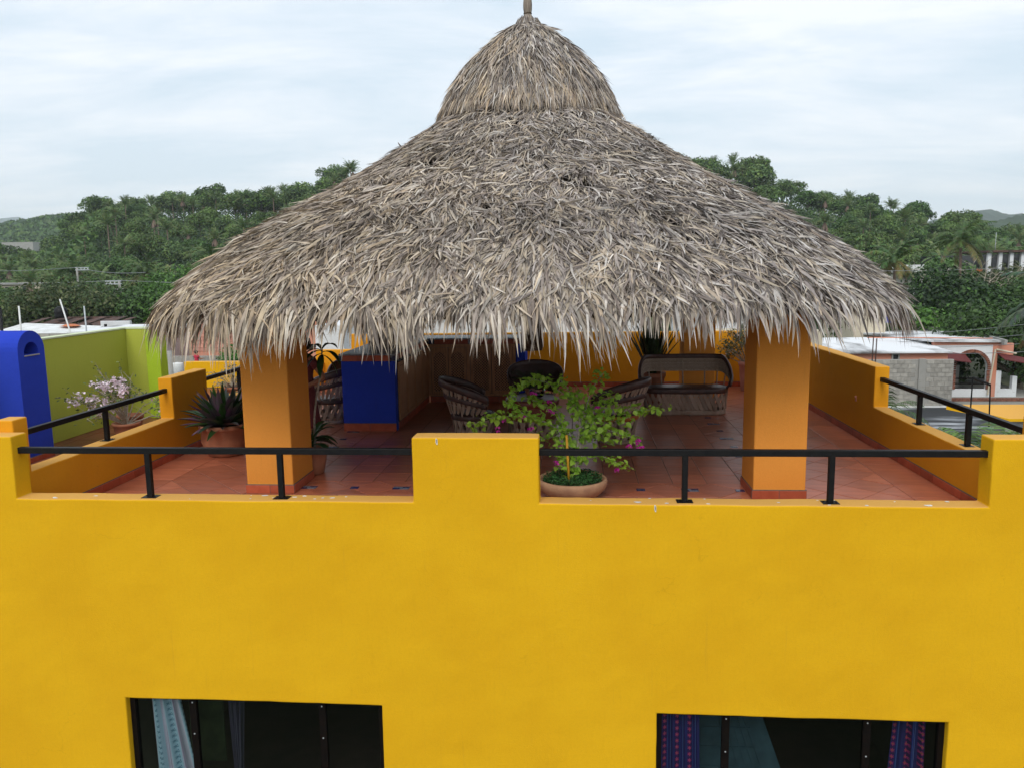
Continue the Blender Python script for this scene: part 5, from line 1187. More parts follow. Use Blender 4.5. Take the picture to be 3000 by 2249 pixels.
def twig_plant(name, label, loc, pr, ph, H, W, n, leafn, tints, fl, seed, pot='terracotta', leaf=.05, flmat='pale_pink', fln=30, cat='potted plant', z0=.3):
    rr = random.Random(seed); rng = np.random.default_rng(seed); t = thing(name, label, cat, loc)
    b = MB(); pot_profile(b, loc, pr, ph, 24); b.build('pot', M[pot], t, True); b = MB(); ends = []; c0 = Vector(loc)+Vector((0, 0, ph*.85))
    for k in range(n):
        a = rr.random()*6.28; e = R(rr.uniform(2, 85)); L = rr.uniform(.55, 1)*math.hypot(math.cos(e)*W/2, math.sin(e)*(H-ph)); d = Vector((math.cos(a)*math.cos(e), math.sin(a)*math.cos(e), math.sin(e)))
        m_ = c0+d*L*.55+Vector((0, 0, .06)); e_ = c0+d*L+Vector((0, 0, -.05*rr.random())); b.tube([c0, m_, e_], [.012, .007, .003], 4); ends.append((m_, e_))
        for q in range(4):
            s = m_.lerp(e_, rr.random()); g_ = s+Vector((rr.uniform(-1, 1), rr.uniform(-1, 1), rr.uniform(-.4, 1)))*W*.13; b.tube([s, g_], [.004, .002], 3); ends.append((s, g_))
    b.build('stems', M['bark_pale'], t)
    P = []
    for k in range(leafn):
        s, e_ = ends[rr.randrange(len(ends))]; p = s.lerp(e_, rr.random()**.6); P.append((p.x+rr.gauss(0, .03), p.y+rr.gauss(0, .03), p.z+rr.gauss(0, .03), rr.gauss(0, .5), rr.gauss(-.3, .5), .7))
    v, f, c = leaf_cloud(np.array(P), leaf, rng, tints); me = np_mesh('foliage', [(v-np.array(loc), f, c, 0)], [M['leafy']]); o = bpy.data.objects.new('foliage', me); COL.objects.link(o); o.parent = t; tag(o, kind='stuff')
    br = BRACT.copy(); br.materials.append(M[flmat])
    for k in range(fl):
        s, e_ = ends[rr.randrange(len(ends))]; c = s.lerp(e_, rr.uniform(.55, 1))+Vector((rr.gauss(0, .04), rr.gauss(-.03, .04), rr.gauss(.02, .05)))
        for j in range(fln): q = c+Vector((rr.gauss(0, .03), rr.gauss(0, .025), rr.gauss(0, .024))); inst(br, 'flower', t, q-t.location, (R(rr.uniform(-90, 30)), R(rr.uniform(-40, 40)), rr.random()*6.28), rr.uniform(.05, .075))
    return t
twig_plant('potted_bougainvillea', 'pale pink flowering bougainvillea in a clay pot on the neighbouring terrace by the lime wall', (-6.5, 4.5, 0), .2, .30, 1.2, 2.1, 30, 700, [(.10, .15, .04), (.14, .17, .06)], 34, 31, 'terracotta', .045, 'pale_pink', 16)
twig_plant('dry_shrub', 'half dry twiggy shrub against the far yellow wall of the neighbouring terrace', (-6.35, 8.1, 0), .2, .34, .98, 1.15, 34, 260, [(.30, .26, .14), (.16, .17, .06), (.24, .2, .12)], 2, 32, 'terracotta', .045, 'pale_pink', 2)
twig_plant('potted_bougainvillea', 'olive-leaved shrub with faded flowers in a tall pinkish pot by the back wall', (4.12, 9.55, 0), .17, .62, 1.75, 1.5, 34, 1500, [(.09, .12, .04), (.13, .14, .06), (.07, .09, .035)], 8, 33, 'pink_pot', .05, 'pale_pink', 3)
twig_plant('potted_bougainvillea', 'magenta flowering pot plant at the extreme left edge behind the front corner', (-6.75, 1.9, 0), .16, .4, .95, .9, 12, 90, [(.05, .12, .03)], 4, 34, 'terracotta', .04, 'magenta', 3)

# ------------------------------------------------------------------ people
def skinned(name, mat, parent, verts, edges, radii, root, levels=2, origin=(0, 0, 0)):
    me = bpy.data.meshes.new(name); me.from_pydata(verts, edges, []); me.materials.append(mat); o = bpy.data.objects.new(name, me); COL.objects.link(o); o.parent = parent
    sk = o.modifiers.new('skin', 'SKIN'); 
    if not me.skin_vertices:
        bpy.context.view_layer.objects.active = o
    lay = me.skin_vertices[0].data
    for i, r in enumerate(radii): lay[i].radius = (r, r) if not isinstance(r, tuple) else r
    for i in range(len(verts)): lay[i].use_root = (i == root)
    sk.use_smooth_shade = True; sd = o.modifiers.new('sub', 'SUBSURF'); sd.levels = levels; sd.render_levels = levels
    return o
def person(label, loc, rz, skirt, top, hair_bun=False, pose='akimbo', H=1.62):
    k = H/1.62; t = thing('person', label, 'person', loc, rz=rz)
    el = (.30, .06, 1.08) if pose == 'akimbo' else (.24, -.10, 1.10); wr = (.14, -.13, .98) if pose == 'akimbo' else (.16, -.30, 1.15)
    V = [(0, 0, .92), (0, 0, 1.08), (0, .01, 1.25), (0, .01, 1.36), (0, 0, 1.42), (0, -.01, 1.49), (0, -.015, 1.55),
         (.15, .01, 1.33), el, wr, (wr[0]-.02, wr[1]-.07, wr[2]-.02), (-.15, .01, 1.33), (-el[0], el[1], el[2]), (-wr[0], wr[1], wr[2]), (-wr[0]+.02, wr[1]-.07, wr[2]-.02),
         (.09, 0, .84), (.10, 0, .47), (.10, .02, .08), (.10, -.12, .03), (-.09, 0, .84), (-.10, 0, .47), (-.10, .02, .08), (-.10, -.12, .03)]
    E_ = [(0, 1), (1, 2), (2, 3), (3, 4), (4, 5), (5, 6), (3, 7), (7, 8), (8, 9), (9, 10), (3, 11), (11, 12), (12, 13), (13, 14), (0, 15), (15, 16), (16, 17), (17, 18), (0, 19), (19, 20), (20, 21), (21, 22)]
    r = [(.14, .10), (.115, .085), (.14, .10), (.12, .08), .048, (.075, .09), (.07, .085), .052, .042, .028, .022, .052, .042, .028, .022, .08, .058, .036, .03, .08, .058, .036, .03]
    o = skinned('body', M['skin'], t, [(x*k, y*k, z*k) for x, y, z in V], E_, [tuple(a*k for a in q) if isinstance(q, tuple) else q*k for q in r], 0)
    # fingers rooted in the palms, a nose
    for sg in (1, -1):
        b = MB()
        for j in range(4):
            x = sg*(wr[0]-.02+(j-1.5)*.017); L = (.065, .075, .07, .055)[j]; p = Vector((x*k, (wr[1]-.08)*k, (wr[2]-.02)*k)); b.tube([p, p+Vector((0, -L*.55*k, -.01)), p+Vector((0, -L*k, -.03))], [.009*k, .008*k, .006*k], 6)
        p = Vector((sg*(wr[0]-.055)*k, (wr[1]-.05)*k, (wr[2]-.02)*k)); b.tube([p, p+Vector((-sg*.025, -.03, -.01))], [.010*k, .007*k], 6); b.build('fingers', M['skin'], t, True, world=False)
    b = MB(); b.lathe([(0, 1.645), (.05, 1.635), (.088, 1.60), (.098, 1.55), (.092, 1.50), (.07, 1.465)], (0, .018, 0), 18, sy=1.12); b.v = [(x*k, y*k, z*k) for x, y, z in b.v if True]
    b.f = [f for f in b.f if not (sum(b.v[i][1] for i in f)/len(f) < -.045*k and sum(b.v[i][2] for i in f)/len(f) < 1.59*k)]
    h = b.build('hair', M['hair'], t, True, world=False); sd = h.modifiers.new('thickness', 'SOLIDIFY'); sd.thickness = .012
    if hair_bun: b = MB(); b.lathe([(0, 1.72), (.035, 1.71), (.05, 1.67), (.035, 1.63), (0, 1.62)], (0, .05, 0), 12); b.v = [(x*k, y*k, z*k) for x, y, z in b.v]; b.build('hair_bun', M['hair'], t, True, world=False)
    b = MB(); n = 30; prof = [(.135, 1.02), (.15, .95), (.17, .85), (.20, .6), (.235, .42)] if skirt else [(.14, .98), (.16, .9), (.15, .8), (.13, .5)]
    for q, z in prof:
        for i in range(n): a = 2*math.pi*i/n; rr = q*(1+.035*math.sin(a*11)*(1.0-z)*2); b.v.append((rr*math.cos(a)*k, rr*.8*math.sin(a)*k, z*k)); b.c.append((1, 1, 1))
    for j in range(len(prof)-1):
        for i in range(n): b.f.append((j*n+i, (j+1)*n+i, (j+1)*n+(i+1) % n, j*n+(i+1) % n)); b.m.append(0)
    b.build('skirt', skirt or M['hair'], t, True, world=False)
    b = MB()
    prof = [(.15, 1.0), (.132, 1.1), (.155, 1.24), (.16, 1.31), (.12, 1.37), (.065, 1.41)]
    for q, z in prof:
        for i in range(n): a = 2*math.pi*i/n; b.v.append((q*1.06*math.cos(a)*k, (q*.78*math.sin(a)+.005)*k, z*k)); b.c.append((1, 1, 1))
    for j in range(len(prof)-1):
        for i in range(n): b.f.append((j*n+i, j*n+(i+1) % n, (j+1)*n+(i+1) % n, (j+1)*n+i)); b.m.append(0)
    for sg in (1, -1): b.tube([(sg*.14*k, .01*k, 1.33*k), (sg*.215*k, .03*k, 1.22*k)], [.062*k, .056*k], 10)
    b.build('top', top, t, True, world=False)
    b = MB()
    for sg in (1, -1): b.lathe([(0, .012), (.008, .008), (.01, 0), (0, -.01)], (sg*.032*k, -.098*k, 1.56*k), 8)
    b.obox((0, -.108*k, 1.535*k), (.008*k, 0, 0), (0, .012*k, 0), (0, 0, .02*k)); b.obox((0, -.098*k, 1.495*k), (.022*k, 0, 0), (0, .004*k, 0), (0, 0, .004*k)); b.build('face', M['hair'], t, world=False)
    return t
person('person in a maroon skirt, mostly hidden behind the front-left column, bare elbow bent outwards', (-3.27, 3.55, 0), R(-20), M['maroon'], M['maroon'], H=1.68)
person('person in a red shirt with a hair bun on a roof beyond the left terrace', (-22.0, 38, -3.5), R(150), simple('dark_skirt', (.05, .04, .05), .8), M['red_cloth'], True, 'reach')

# ------------------------------------------------------------------ neighbouring terrace
bl = thing('blue_barrel_wall', 'thick cobalt blue wall with a rounded top and a half-moon vent in its end', 'wall', (-8.0, 3.28, 0))
b = MB(); yc, hw, zt = 3.28, .275, 1.56; n = 14; out = [(yc-hw, 0)]+[(yc-hw*math.cos(math.pi*k/n), zt+hw*math.sin(math.pi*k/n)) for k in range(n+1)]+[(yc+hw, 0)]
hr = .155; hz = 1.50; hole = [(yc-hr*math.cos(math.pi*k/10), hz+hr*1.15*math.sin(math.pi*k/10)) for k in range(11)]
x0, x1 = -9.4, -7.07; m = len(out)
b.add([(x, y, z) for x in (x0, x1) for y, z in out], [(i, i+1, m+i+1, m+i) for i in range(m-1)]+[tuple(range(m-1, -1, -1))])
# end face with the vent left open
def P2(l): return [(x1, y, z) for y, z in l]
V_ = P2(out)+P2(hole); H0 = m; fs = []
fs.append((0, m-1, H0+10, H0)); 
half = [(H0+k, 1+round(k*n/10)) for k in range(11)]
fs = [(0, m-1, H0+10, H0), (0, H0, 1), (m-1, m-2, H0+10)]
for k in range(10):
    o0, o1 = half[k][1], half[k+1][1]; poly = [H0+k, H0+k+1]+list(range(o1, o0-1, -1)); fs.append(tuple(poly))
b.add(V_, fs)
b.add([(x, y, z) for x in (x1, x1-.45) for y, z in hole], [(i, i+1, 11+i+1, 11+i) for i in range(10)]+[(10, 0, 11, 21)])
b.build('wall_face', M['blue'], bl)
b = MB(); b.add([(x1-.44, y, z) for y, z in hole], [tuple(range(11))]); b.box(x1-.44, x1+.012, yc-hr, yc+hr, hz-.018, hz-.001); b.build('vent', M['concrete'], bl)
skirting(bl, x1, yc-hw, x1, yc+hw, (1, 0), h=.07, L=.28); skirting(bl, x0, yc-hw, x1, yc-hw, (0, -1), h=.07, L=.3)
gw = thing('green_wall', 'tall lime green terrace wall with a pale coping, turning a corner towards the thatched roof', 'wall', (-7.7, 5, 0))
b = MB(); b.box(-7.76, -7.58, 1.0, 6.5, 0, 1.62); b.box(-7.76, -7.20, 6.5, 6.72, 0, 1.62); b.build('wall_face', M['green_wall'], gw, bevel=.01)
b = MB(); b.box(-7.198, -6.94, 6.46, 6.72, 0, 1.62); b.build('end_pier', M['lime_pier'], gw, bevel=.008)
b = MB(); b.box(-7.77, -7.572, .99, 6.49, 1.621, 1.645); b.box(-7.77, -7.2, 6.492, 6.73, 1.621, 1.645); b.box(-7.198, -6.93, 6.45, 6.73, 1.621, 1.645); b.build('coping', M['coping'], gw)
yw = thing('parapet_wall', 'low yellow wall closing the far end of the neighbouring terrace', 'wall', (-7, 10.3, 0))
b = MB(); b.box(-8.45, -5.35, 10.22, 10.38, 0, .60); b.build('wall_face', M['yellow'], yw, bevel=.012)
fw_ = thing('parapet_wall', 'front parapet corner at the extreme left edge', 'wall', (-7, .4, 0))
b = MB(); b.box(-8.6, -5.34, .233, .43, -.04, .42); b.build('wall_face', M['yellow'], fw_, bevel=.012)
nf = bpy.data.objects.new('neighbour_floor', None); COL.objects.link(nf); tag(nf, kind='structure'); cache2 = None
for i in range(6):
    for j in range(19):
        x, y = -8.4+i*.51, .5+j*.51
        if cache2 is None:
            b = MB(); tile_solid(b, [(0, 0), (.502, 0), (.502, .502), (0, .502)]); o = b.build('floor_tile', simple('dark_terracotta_tile', (.22, .06, .035), .35, (.15, .04, .03), 3, rand=.15), nf, world=False); cache2 = o.data; o.location = (x, y, 0)
        else: inst(cache2, 'floor_tile', nf, (x, y, 0), (0, 0, 0))
tp = thing('clay_planter', 'textured reddish planter behind the pale pink flowers', 'planter', (-6.7, 4.95, 0)); b = MB(); pot_profile(b, (-6.7, 4.95, 0), .2, .34); b.build('pot', M['terracotta'], tp, True)

# ------------------------------------------------------------------ the town around
def building(name, label, parts, loc, cat='building'):
    t = thing(name, label, cat, loc)
    for p in parts:
        nm, m, boxes = p[:3]; b = MB()
        for bx in boxes: b.box(*bx)
        b.build(nm, M[m], t, bevel=(.02 if nm in ('wall', 'roof') else 0))
    return t
def far_window(t, x0, x1, y, z0, z1, mat='pane_dark', frame='concrete'):
    b = MB(); b.box(x0-.08, x1+.08, y-.05, y+.02, z0-.08, z0-.002); b.box(x0-.08, x1+.08, y-.05, y+.02, z1+.002, z1+.08); b.box(x0-.08, x0-.002, y-.05, y+.02, z0, z1); b.box(x1+.002, x1+.08, y-.05, y+.02, z0, z1)
    w_ = b.build('window', M[frame], t); b = MB(); b.box(x0, x1, y-.01, y+.015, z0, z1); b.build('pane', M[mat], w_)
t = building('flat_roofed_house', 'pale stained two-storey house with a flat roof at the left edge below the palms', [('wall', 'cream', [(-118, -100.5, 140, 152, GZ, 1.2)]), ('roof', 'concrete', [(-118.3, -100.2, 139.6, 152.4, 1.2, 1.55)])], (-109, 146, GZ))
far_window(t, -110.7, -109.0, 139.98, -.2, .75); far_window(t, -107.1, -106.4, 139.98, -.6, .9); far_window(t, -115.5, -113.6, 139.98, -.2, .8)
t = building('low_grey_house', 'low grey concrete house between the trees at left', [('wall', 'concrete', [(-85.5, -76.5, 120, 128, GZ, .15)]), ('roof', 'concrete', [(-85.7, -76.3, 119.7, 128.3, .15, .4)])], (-81, 124, GZ)); far_window(t, -83, -82, 119.98, -1.4, -.5)
t = building('rusty_roof_house', 'low house with a rusted brown sheet roof behind the lime wall', [('wall', 'concrete', [(-47, -37.2, 54.5, 60, GZ, -1.75)]), ('rafter', 'bark', [(-47+k*1.2, -46.85+k*1.2, 54.2, 60, -1.74, -1.55) for k in range(9)])], (-42, 57, GZ))
for k in range(16):
    b = MB(); x = -46.9+k*.55; z = -1.72+.09*math.sin(k*2.1); b.obox((x+.3, 57-.3*math.sin(k*1.3), z+.25), (.30, 0, .03*math.sin(k)), (0, 2.9, .42), (0, 0, .02)); b.build('roof_sheet', M['rust'], t)
b = MB(); b.box(-45.5, -39.6, 59.9, 60.1, -1.25, -.95); b.build('ridge_board', M['rust'], t)
building('white_wall', 'short white wall with dark posts right of the rusted roof', [('wall', 'white_wall', [(-36.6, -34.2, 52, 52.3, GZ, -.9)]), ('post', 'dark_wood', [(-37.2, -37.05, 51.5, 51.65, GZ, -1.1), (-36.0, -35.85, 51.5, 51.65, GZ, -1.1)])], (-35.4, 52, GZ), 'wall')
t = building('white_shed', 'white sheet roof with an orange plastic heap behind the blue wall', [('wall', 'concrete', [(-37, -30.6, 40.1, 44, GZ, -1.15)])], (-34, 42, GZ), 'shed')
b = MB(); b.add([(-37, 39.8, -1.05), (-30.4, 39.8, -1.12), (-31.4, 44, -.75), (-37, 44, -.5), (-37, 39.8, -1.1), (-30.4, 39.8, -1.17), (-31.4, 44, -.8), (-37, 44, -.55)], [(0, 1, 2, 3), (7, 6, 5, 4), (4, 5, 1, 0), (5, 6, 2, 1), (6, 7, 3, 2), (7, 4, 0, 3)]); b.build('roof_sheet', M['white_sheet'], t)
b = MB(); b.lathe([(0, .14), (.3, .12), (.5, .04), (.6, 0)], (-33.2, 43.2, -.68), 9, jit=.2); tag(b.build('plastic_heap', M['orange_sheet'], origin=(-33.6, 43.2, -.68)), 'orange plastic heap lying on the white sheet roof', 'tarpaulin')
bwl = thing('block_wall', 'unpainted pale block wall just above the lime wall coping', 'wall', (-19.4, 22, GZ))
b = MB(); b.box(-21.5, -18.0, 22.01, 22.16, GZ, .40); b.build('mortar', M['concrete'], bwl)
for j in range(3):
    for i in range(9):
        b = MB(); x = -21.5+i*.41+(j % 2)*.2; b.box(x, x+.39, 22.0-.012, 22.009, .39-(j+1)*.21, .38-j*.21); b.build('block', M['block'], bwl)
def pole(label, p0, p1, r, mat='white_sheet', lean=True, cross=0, group='poles standing in the yards at left'):
    t = thing('pole', label, 'pole', p0, group); b = MB(); b.tube([p0, p1], [r, r*.85], 8); b.build('shaft', M[mat], t, True)
    if cross:
        b = MB(); b.box(p1[0]-cross*1.9, p1[0]+cross*.25, p1[1]-.1, p1[1]+.1, p1[2]-.42, p1[2]-.27); b.box(p1[0]-cross*1.9, p1[0]+cross*.25, p1[1]-.1, p1[1]+.1, p1[2]-.05, p1[2]+.06); b.build('crossarm', M['grey_metal'], t)
        for k in range(4): b = MB(); x = p1[0]-cross*1.75+k*cross*.55; b.lathe([(.07, 0), (.10, .1), (.06, .16), (.09, .24), (0, .28)], (x, p1[1], p1[2]-.27), 7); b.build('insulator', M['white_sheet'], t)
pole('slim white pole above the blue wall', (-32.9, 38, -4), (-32.86, 38, .88), .055); pole('pale pole leaning to the left over the lime wall', (-28.9, 38, -4.4), (-30.22, 38, 1.26), .05)
pole('slim grey pole right of the leaning one', (-28.71, 38, -4), (-28.74, 38, .84), .05, 'grey_metal'); pole('dark post at the left edge', (-34.2, 38, -4), (-34.05, 38, .8), .09, 'black_steel')
pole('tall concrete utility pole with insulators in front of the palms at left', (-76.2, 110, GZ), (-76.0, 110, 3.95), .17, 'concrete', cross=-1, group='utility poles'); pole('concrete utility pole with a crossarm over the trees at left', (-57.5, 90, GZ), (-57.42, 90, 1.95), .17, 'concrete', cross=1, group='utility poles')
pole('short concrete pole behind the left terrace wall', (-21.0, 33, GZ), (-20.98, 33, -1.4), .16, 'concrete', group='utility poles')
def wire(label, pts, r, sag, n=14, group='overhead wires'):
    P = []
    for a, c in zip(pts[:-1], pts[1:]):
        a, c = Vector(a), Vector(c)
        for k in range(n+1): t = k/n; P.append(a.lerp(c, t)-Vector((0, 0, sag*4*t*(1-t))))
    b = MB(); b.tube(P, r, 4); tag(b.build('overhead_wire', M['wire'], origin=tuple(P[0])), label, 'wire', group)
wire('thin wire from the crossarm pole towards the thatched roof', [(-95, 100, 2.2), (-57.5, 90, 2.05), (-25, 80, 1.7)], .035, .35)
wire('thin wire from the tall pole at left', [(-110, 125, 4.2), (-76, 110, 4.0), (-55, 92, 3.0)], .035, .4)
for k, (za, zb) in enumerate(((-1.35, 1.15), (-1.75, .55), (-2.05, .0), (-2.35, -.5))): wire(('topmost', 'second', 'third', 'lowest')[k]+' of the four wires rising to the right above the salmon house', [(18.5, 40, za-.1), (26, 30, zb-.5), (34, 22, zb+1.2)], .012, .25)
wire('single long wire crossing in front of the right hill', [(20, 60, 2.2), (48, 70, 2.5), (80, 74, 3.4)], .02, .3)
# brick house beyond the terrace, left
t = thing('brick_house', 'salmon brick house with a grey slab roof seen under the left eave', 'house', (-21.5, 40, GZ))
b = MB(); b.box(-23.3, -14.5, 40.02, 46, GZ, .2); b.build('wall', M['salmon'], t)
bm_ = None
for j in range(10):
    for i in range(22):
        x, z = -23.3+i*.2+(j % 2)*.1, -2.0+j*.22
        if bm_ is None: b = MB(); b.box(-.185/2, .185/2, -.02, .02, -.1, .1); o = b.build('brick', simple('salmon_brick', (.62, .30, .22), .9, (.5, .24, .18), 5, rand=.12), t, world=False); bm_ = o.data; o.location = Vector((x, 40.0, z))-t.location
        else: inst(bm_, 'brick', t, Vector((x, 40.0, z))-t.location, (0, 0, 0))
t2 = building('low_block_house', 'low grey house with a block parapet in front of the brick house', [('wall', 'concrete', [(-25.6, -18.6, 36.2, 39.4, GZ, -3.55)]), ('roof', 'roof_stain', [(-25.8, -18.4, 36, 39.6, -3.55, -3.5)]), ('parapet', 'block', [(-25.8, -20.0, 39.2, 39.6, -3.49, -2.35)])], (-22, 38, GZ), 'house')
building('white_roof_house', 'white flat-roofed house glimpsed under the left eave', [('wall', 'white_wall', [(-31, -25.2, 40, 46, GZ, -1.0)]), ('roof', 'roof_white', [(-31.2, -25, 39.8, 46.2, -1.0, -.8)])], (-28, 43, GZ), 'house')
b = MB(); b.lathe([(.0, 0), (.28, 0), (.33, .9), (.30, .95), (0, 1.0)], (-22.95, 37.5, -3.5), 14); tag(b.build('water_barrel', M['white_sheet'], smooth=True, origin=(-22.95, 37.5, -3.5)), 'pale barrel on the low roof left of the person in red', 'barrel')
b = MB(); b.box(-24.0, -23.4, 37.2, 37.7, -3.5, -2.6); tag(b.build('roof_tank', M['concrete'], origin=(-23.7, 37.4, -3.5)), 'small square concrete tank on the low grey roof', 'tank')
# behind the back wall
building('white_building', 'long whitewashed building right behind the back parapet', [('wall', 'white_wall', [(-5.2, 3.0, 20, 26, GZ, 1.02)]), ('roof', 'roof_white', [(-5.4, 3.2, 19.8, 26.2, 1.02, 1.16)])], (-1, 23, GZ))
building('white_building', 'small white house wall glimpsed past the left end of the back parapet', [('wall', 'white_wall', [(-9.3, -8.2, 22, 26, GZ, .62)])], (-9, 24, GZ))
building('grey_roof_house', 'house with a grey metal roof between the two right-hand columns', [('wall', 'white_wall', [(5.2, 9.5, 26, 32, GZ, .6)]), ('roof', 'grey_metal', [(5.0, 9.7, 25.7, 32.3, .6, .95)]), ('ledge', 'cream', [(5.0, 10, 24, 25.6, GZ, .1)])], (7, 28, GZ), 'house')
near_tree((6.7, 17, GZ), 7.0, 3.4, 2600, .2, 44, DG, 'dark shrub top behind the back parapet right of the back column')
near_tree((6.5, 12.0, GZ), 7.55, 2.2, 2200, .14, 45, DG, 'dark bush tops just over the right parapet wall')
# block wall, stained roof, salmon house on the right
t = thing('block_wall', 'grey unrendered block wall with one concrete post, right of the stepped parapet', 'wall', (16.5, 31, GZ))
b = MB(); b.box(13.2, 18.14, 31.012, 31.16, GZ, -1.84); b.build('mortar', M['concrete'], t); b = MB(); b.box(16.55, 16.86, 30.93, 31.010, -4.05, -1.80); b.build('concrete_post', M['concrete'], t, bevel=.02); bm_ = None; rr = random.Random(6)
for j in range(11):
    z = -1.95-j*.205; x = 13.25-(j % 2)*.17
    while x < 18.1:
        L = .335; a, c = max(x, 13.22), min(x+L, 18.13)
        if c-a > .1 and not (a < 16.86 and c > 16.55): b = MB(); b.box(a, c-.016, 31.012-.016-rr.random()*.006, 31.0115, z-.092, z+.092); b.build('block', M['block'], t, bevel=.006)
        x += L
t = thing('stained_roof', 'flat concrete roof next door streaked black with mould', 'roof', (16, 24, GZ)); b = MB(); b.box(10.6, 24.5, 15.0, 30.9, -4.4, -4.07); b.build('roof', M['roof_stain'], t); b = MB(); b.box(10.7, 24.4, 15.1, 30.8, GZ, -4.41); b.build('wall', M['concrete'], t)
b = MB(); b.box(13.0, 18.2, 30.75, 30.92, -4.06, -4.0); b.build('edge_line', M['white_sheet'], t)
t = thing('salmon_house', 'salmon and white house with a big brick arch, lean-to awnings and a white roof', 'house', (21, 42, GZ))
Y = 38.0
arch = [(22.30+.86*math.cos(math.pi*k/14), -3.16+.90*math.sin(math.pi*k/14)) for k in range(15)]
b = MB(); top_ = -1.86
# wall round the arch
for k in range(14):
    (xa, za), (xb_, zb) = arch[k], arch[k+1]; b.add([(xb_, Y, zb), (xa, Y, za), (xa, Y, top_), (xb_, Y, top_), (xb_, Y+.25, zb), (xa, Y+.25, za), (xa, Y+.25, top_), (xb_, Y+.25, top_)], [(0, 1, 2, 3), (1, 0, 4, 5), (3, 2, 6, 7), (6, 5, 4, 7)])
b.box(20.2, 21.44, Y, Y+.25, -5.2, top_); b.box(23.16, 23.36, Y, Y+.25, -5.2, top_); b.box(21.44, 23.16, Y, Y+.25, -4.72, -4.30); b.build('wall', M['white_wall'], t)
b = MB(); b.box(23.361, 23.62, Y-.01, Y+.27, -4.72, -1.7); b.box(23.621, 24.45, Y, Y+.25, -2.42, -1.78); b.box(20.2, 23.36, Y-.012, Y+.24, -1.859, -1.66); b.build('salmon_band', M['salmon'], t)
b = MB(); b.box(23.621, 23.9, Y, Y+.25, -4.72, -3.3); b.box(23.9, 24.75, Y, Y+.25, -4.72, -4.3); b.box(24.5, 24.75, Y, Y+.25, -4.3, -3.6); b.build('side_wall', M['white_wall'], t)
for k in range(29):
    a = math.pi*k/28; c, s = math.cos(a), math.sin(a); b = MB(); b.obox((22.30+.93*c, Y-.03, -3.16+.97*s), Vector((c, 0, s))*.085, (0, .03, 0), Vector((-s, 0, c))*.042); b.build('arch_brick', M['brick'], t)
for k in range(13):
    for x in (21.40, 23.20): b = MB(); b.box(x-.09, x+.07, Y-.05, Y-.001, -3.24-k*.082-.066, -3.24-k*.082); b.build('arch_brick', M['brick'], t)
b = MB(); b.box(21.3, 23.3, 41.5, 41.6, -5, -3.4); b.build('garden_wall', M['concrete'], t)
b = MB(); b.tube([(22.5, 40.5, -4.6), (22.5, 40.5, -3.1)], .14, 10); b.build('baluster', M['white_wall'], t)
for z in (-4.45, -4.2, -3.9):
    b = MB(); b.box(21.5, 24.6, 39.2, 39.25, z, z+.06); b.build('rail', M['dark_wood'], t)
b = MB(); b.box(20.2, 26.5, Y-.02, Y+8, -5.4, -4.725); b.build('brick_plinth', M['concrete'], t); bm_ = None
for j in range(2):
    for i in range(28): b = MB(); x = 20.3+i*.2+(j % 2)*.1; b.box(x, x+.185, Y-.045, Y-.021, -4.86-j*.1, -4.775-j*.1); b.build('plinth_brick', M['brick'], t)
b = MB(); b.add([(20.0, Y-.2, -1.66), (24.0, Y-.2, -1.72), (26.2, 48, -1.92), (18.4, 48, -1.88), (20.0, Y-.2, -1.56), (24.0, Y-.2, -1.60), (26.2, 48, -1.80), (18.4, 48, -1.76)], [(3, 2, 1, 0), (4, 5, 6, 7), (0, 1, 5, 4), (1, 2, 6, 5), (2, 3, 7, 6), (3, 0, 4, 7)]); b.build('roof', M['roof_white'], t)
b = MB(); b.obox((24.6, 42.5, -1.68), (.07, 0, 0), (.95, 5.2, -.02), (0, 0, .14)); b.obox((22.4, 48, -1.72), (4.0, 0, 0), (0, .08, 0), (0, 0, .12)); b.build('roof_kerb', M['concrete'], t)
b = MB(); b.box(13.6, 20.1, 36.0, 36.2, GZ, -2.05); b.build('annex_wall', M['salmon'], t); b = MB(); b.add([(13.4, 35.7, -2.05), (20.2, 35.7, -2.05), (20.2, 41.5, -1.78), (13.4, 41.5, -1.78), (13.4, 35.7, -1.97), (20.2, 35.7, -1.97), (20.2, 41.5, -1.70), (13.4, 41.5, -1.70)], [(3, 2, 1, 0), (4, 5, 6, 7), (0, 1, 5, 4), (1, 2, 6, 5), (2, 3, 7, 6), (3, 0, 4, 7)]); b.build('annex_roof', M['roof_white'], t)
far_window(t, 17.3, 17.55, 35.98, -2.75, -2.15)
for (xa, xb_, ya, za, zb) in ((20.0, 21.9, 37.2, -2.45, -2.15), (23.6, 25.0, 37.2, -2.55, -2.35)):
    b = MB(); b.add([(xa, Y, zb), (xb_, Y, zb-.25), (xb_, ya, za-.3), (xa, ya, za-.05), (xa, Y, zb+.05), (xb_, Y, zb-.2), (xb_, ya, za-.25), (xa, ya, za)], [(0, 1, 2, 3), (7, 6, 5, 4), (4, 5, 1, 0), (5, 6, 2, 1), (6, 7, 3, 2), (7, 4, 0, 3)]); b.build('awning', simple('red_awning_sheet', (.13, .025, .025), .6), t)
b = MB(); b.tube([(23.5, Y-.1, -2.1), (24.4, Y-.4, -2.3)], .05, 8); b.tube([(23.45, Y-.1, -2.1), (23.2, Y-.1, -4.6)], .045, 8); b.build('drain_pipe', M['cream'], t)
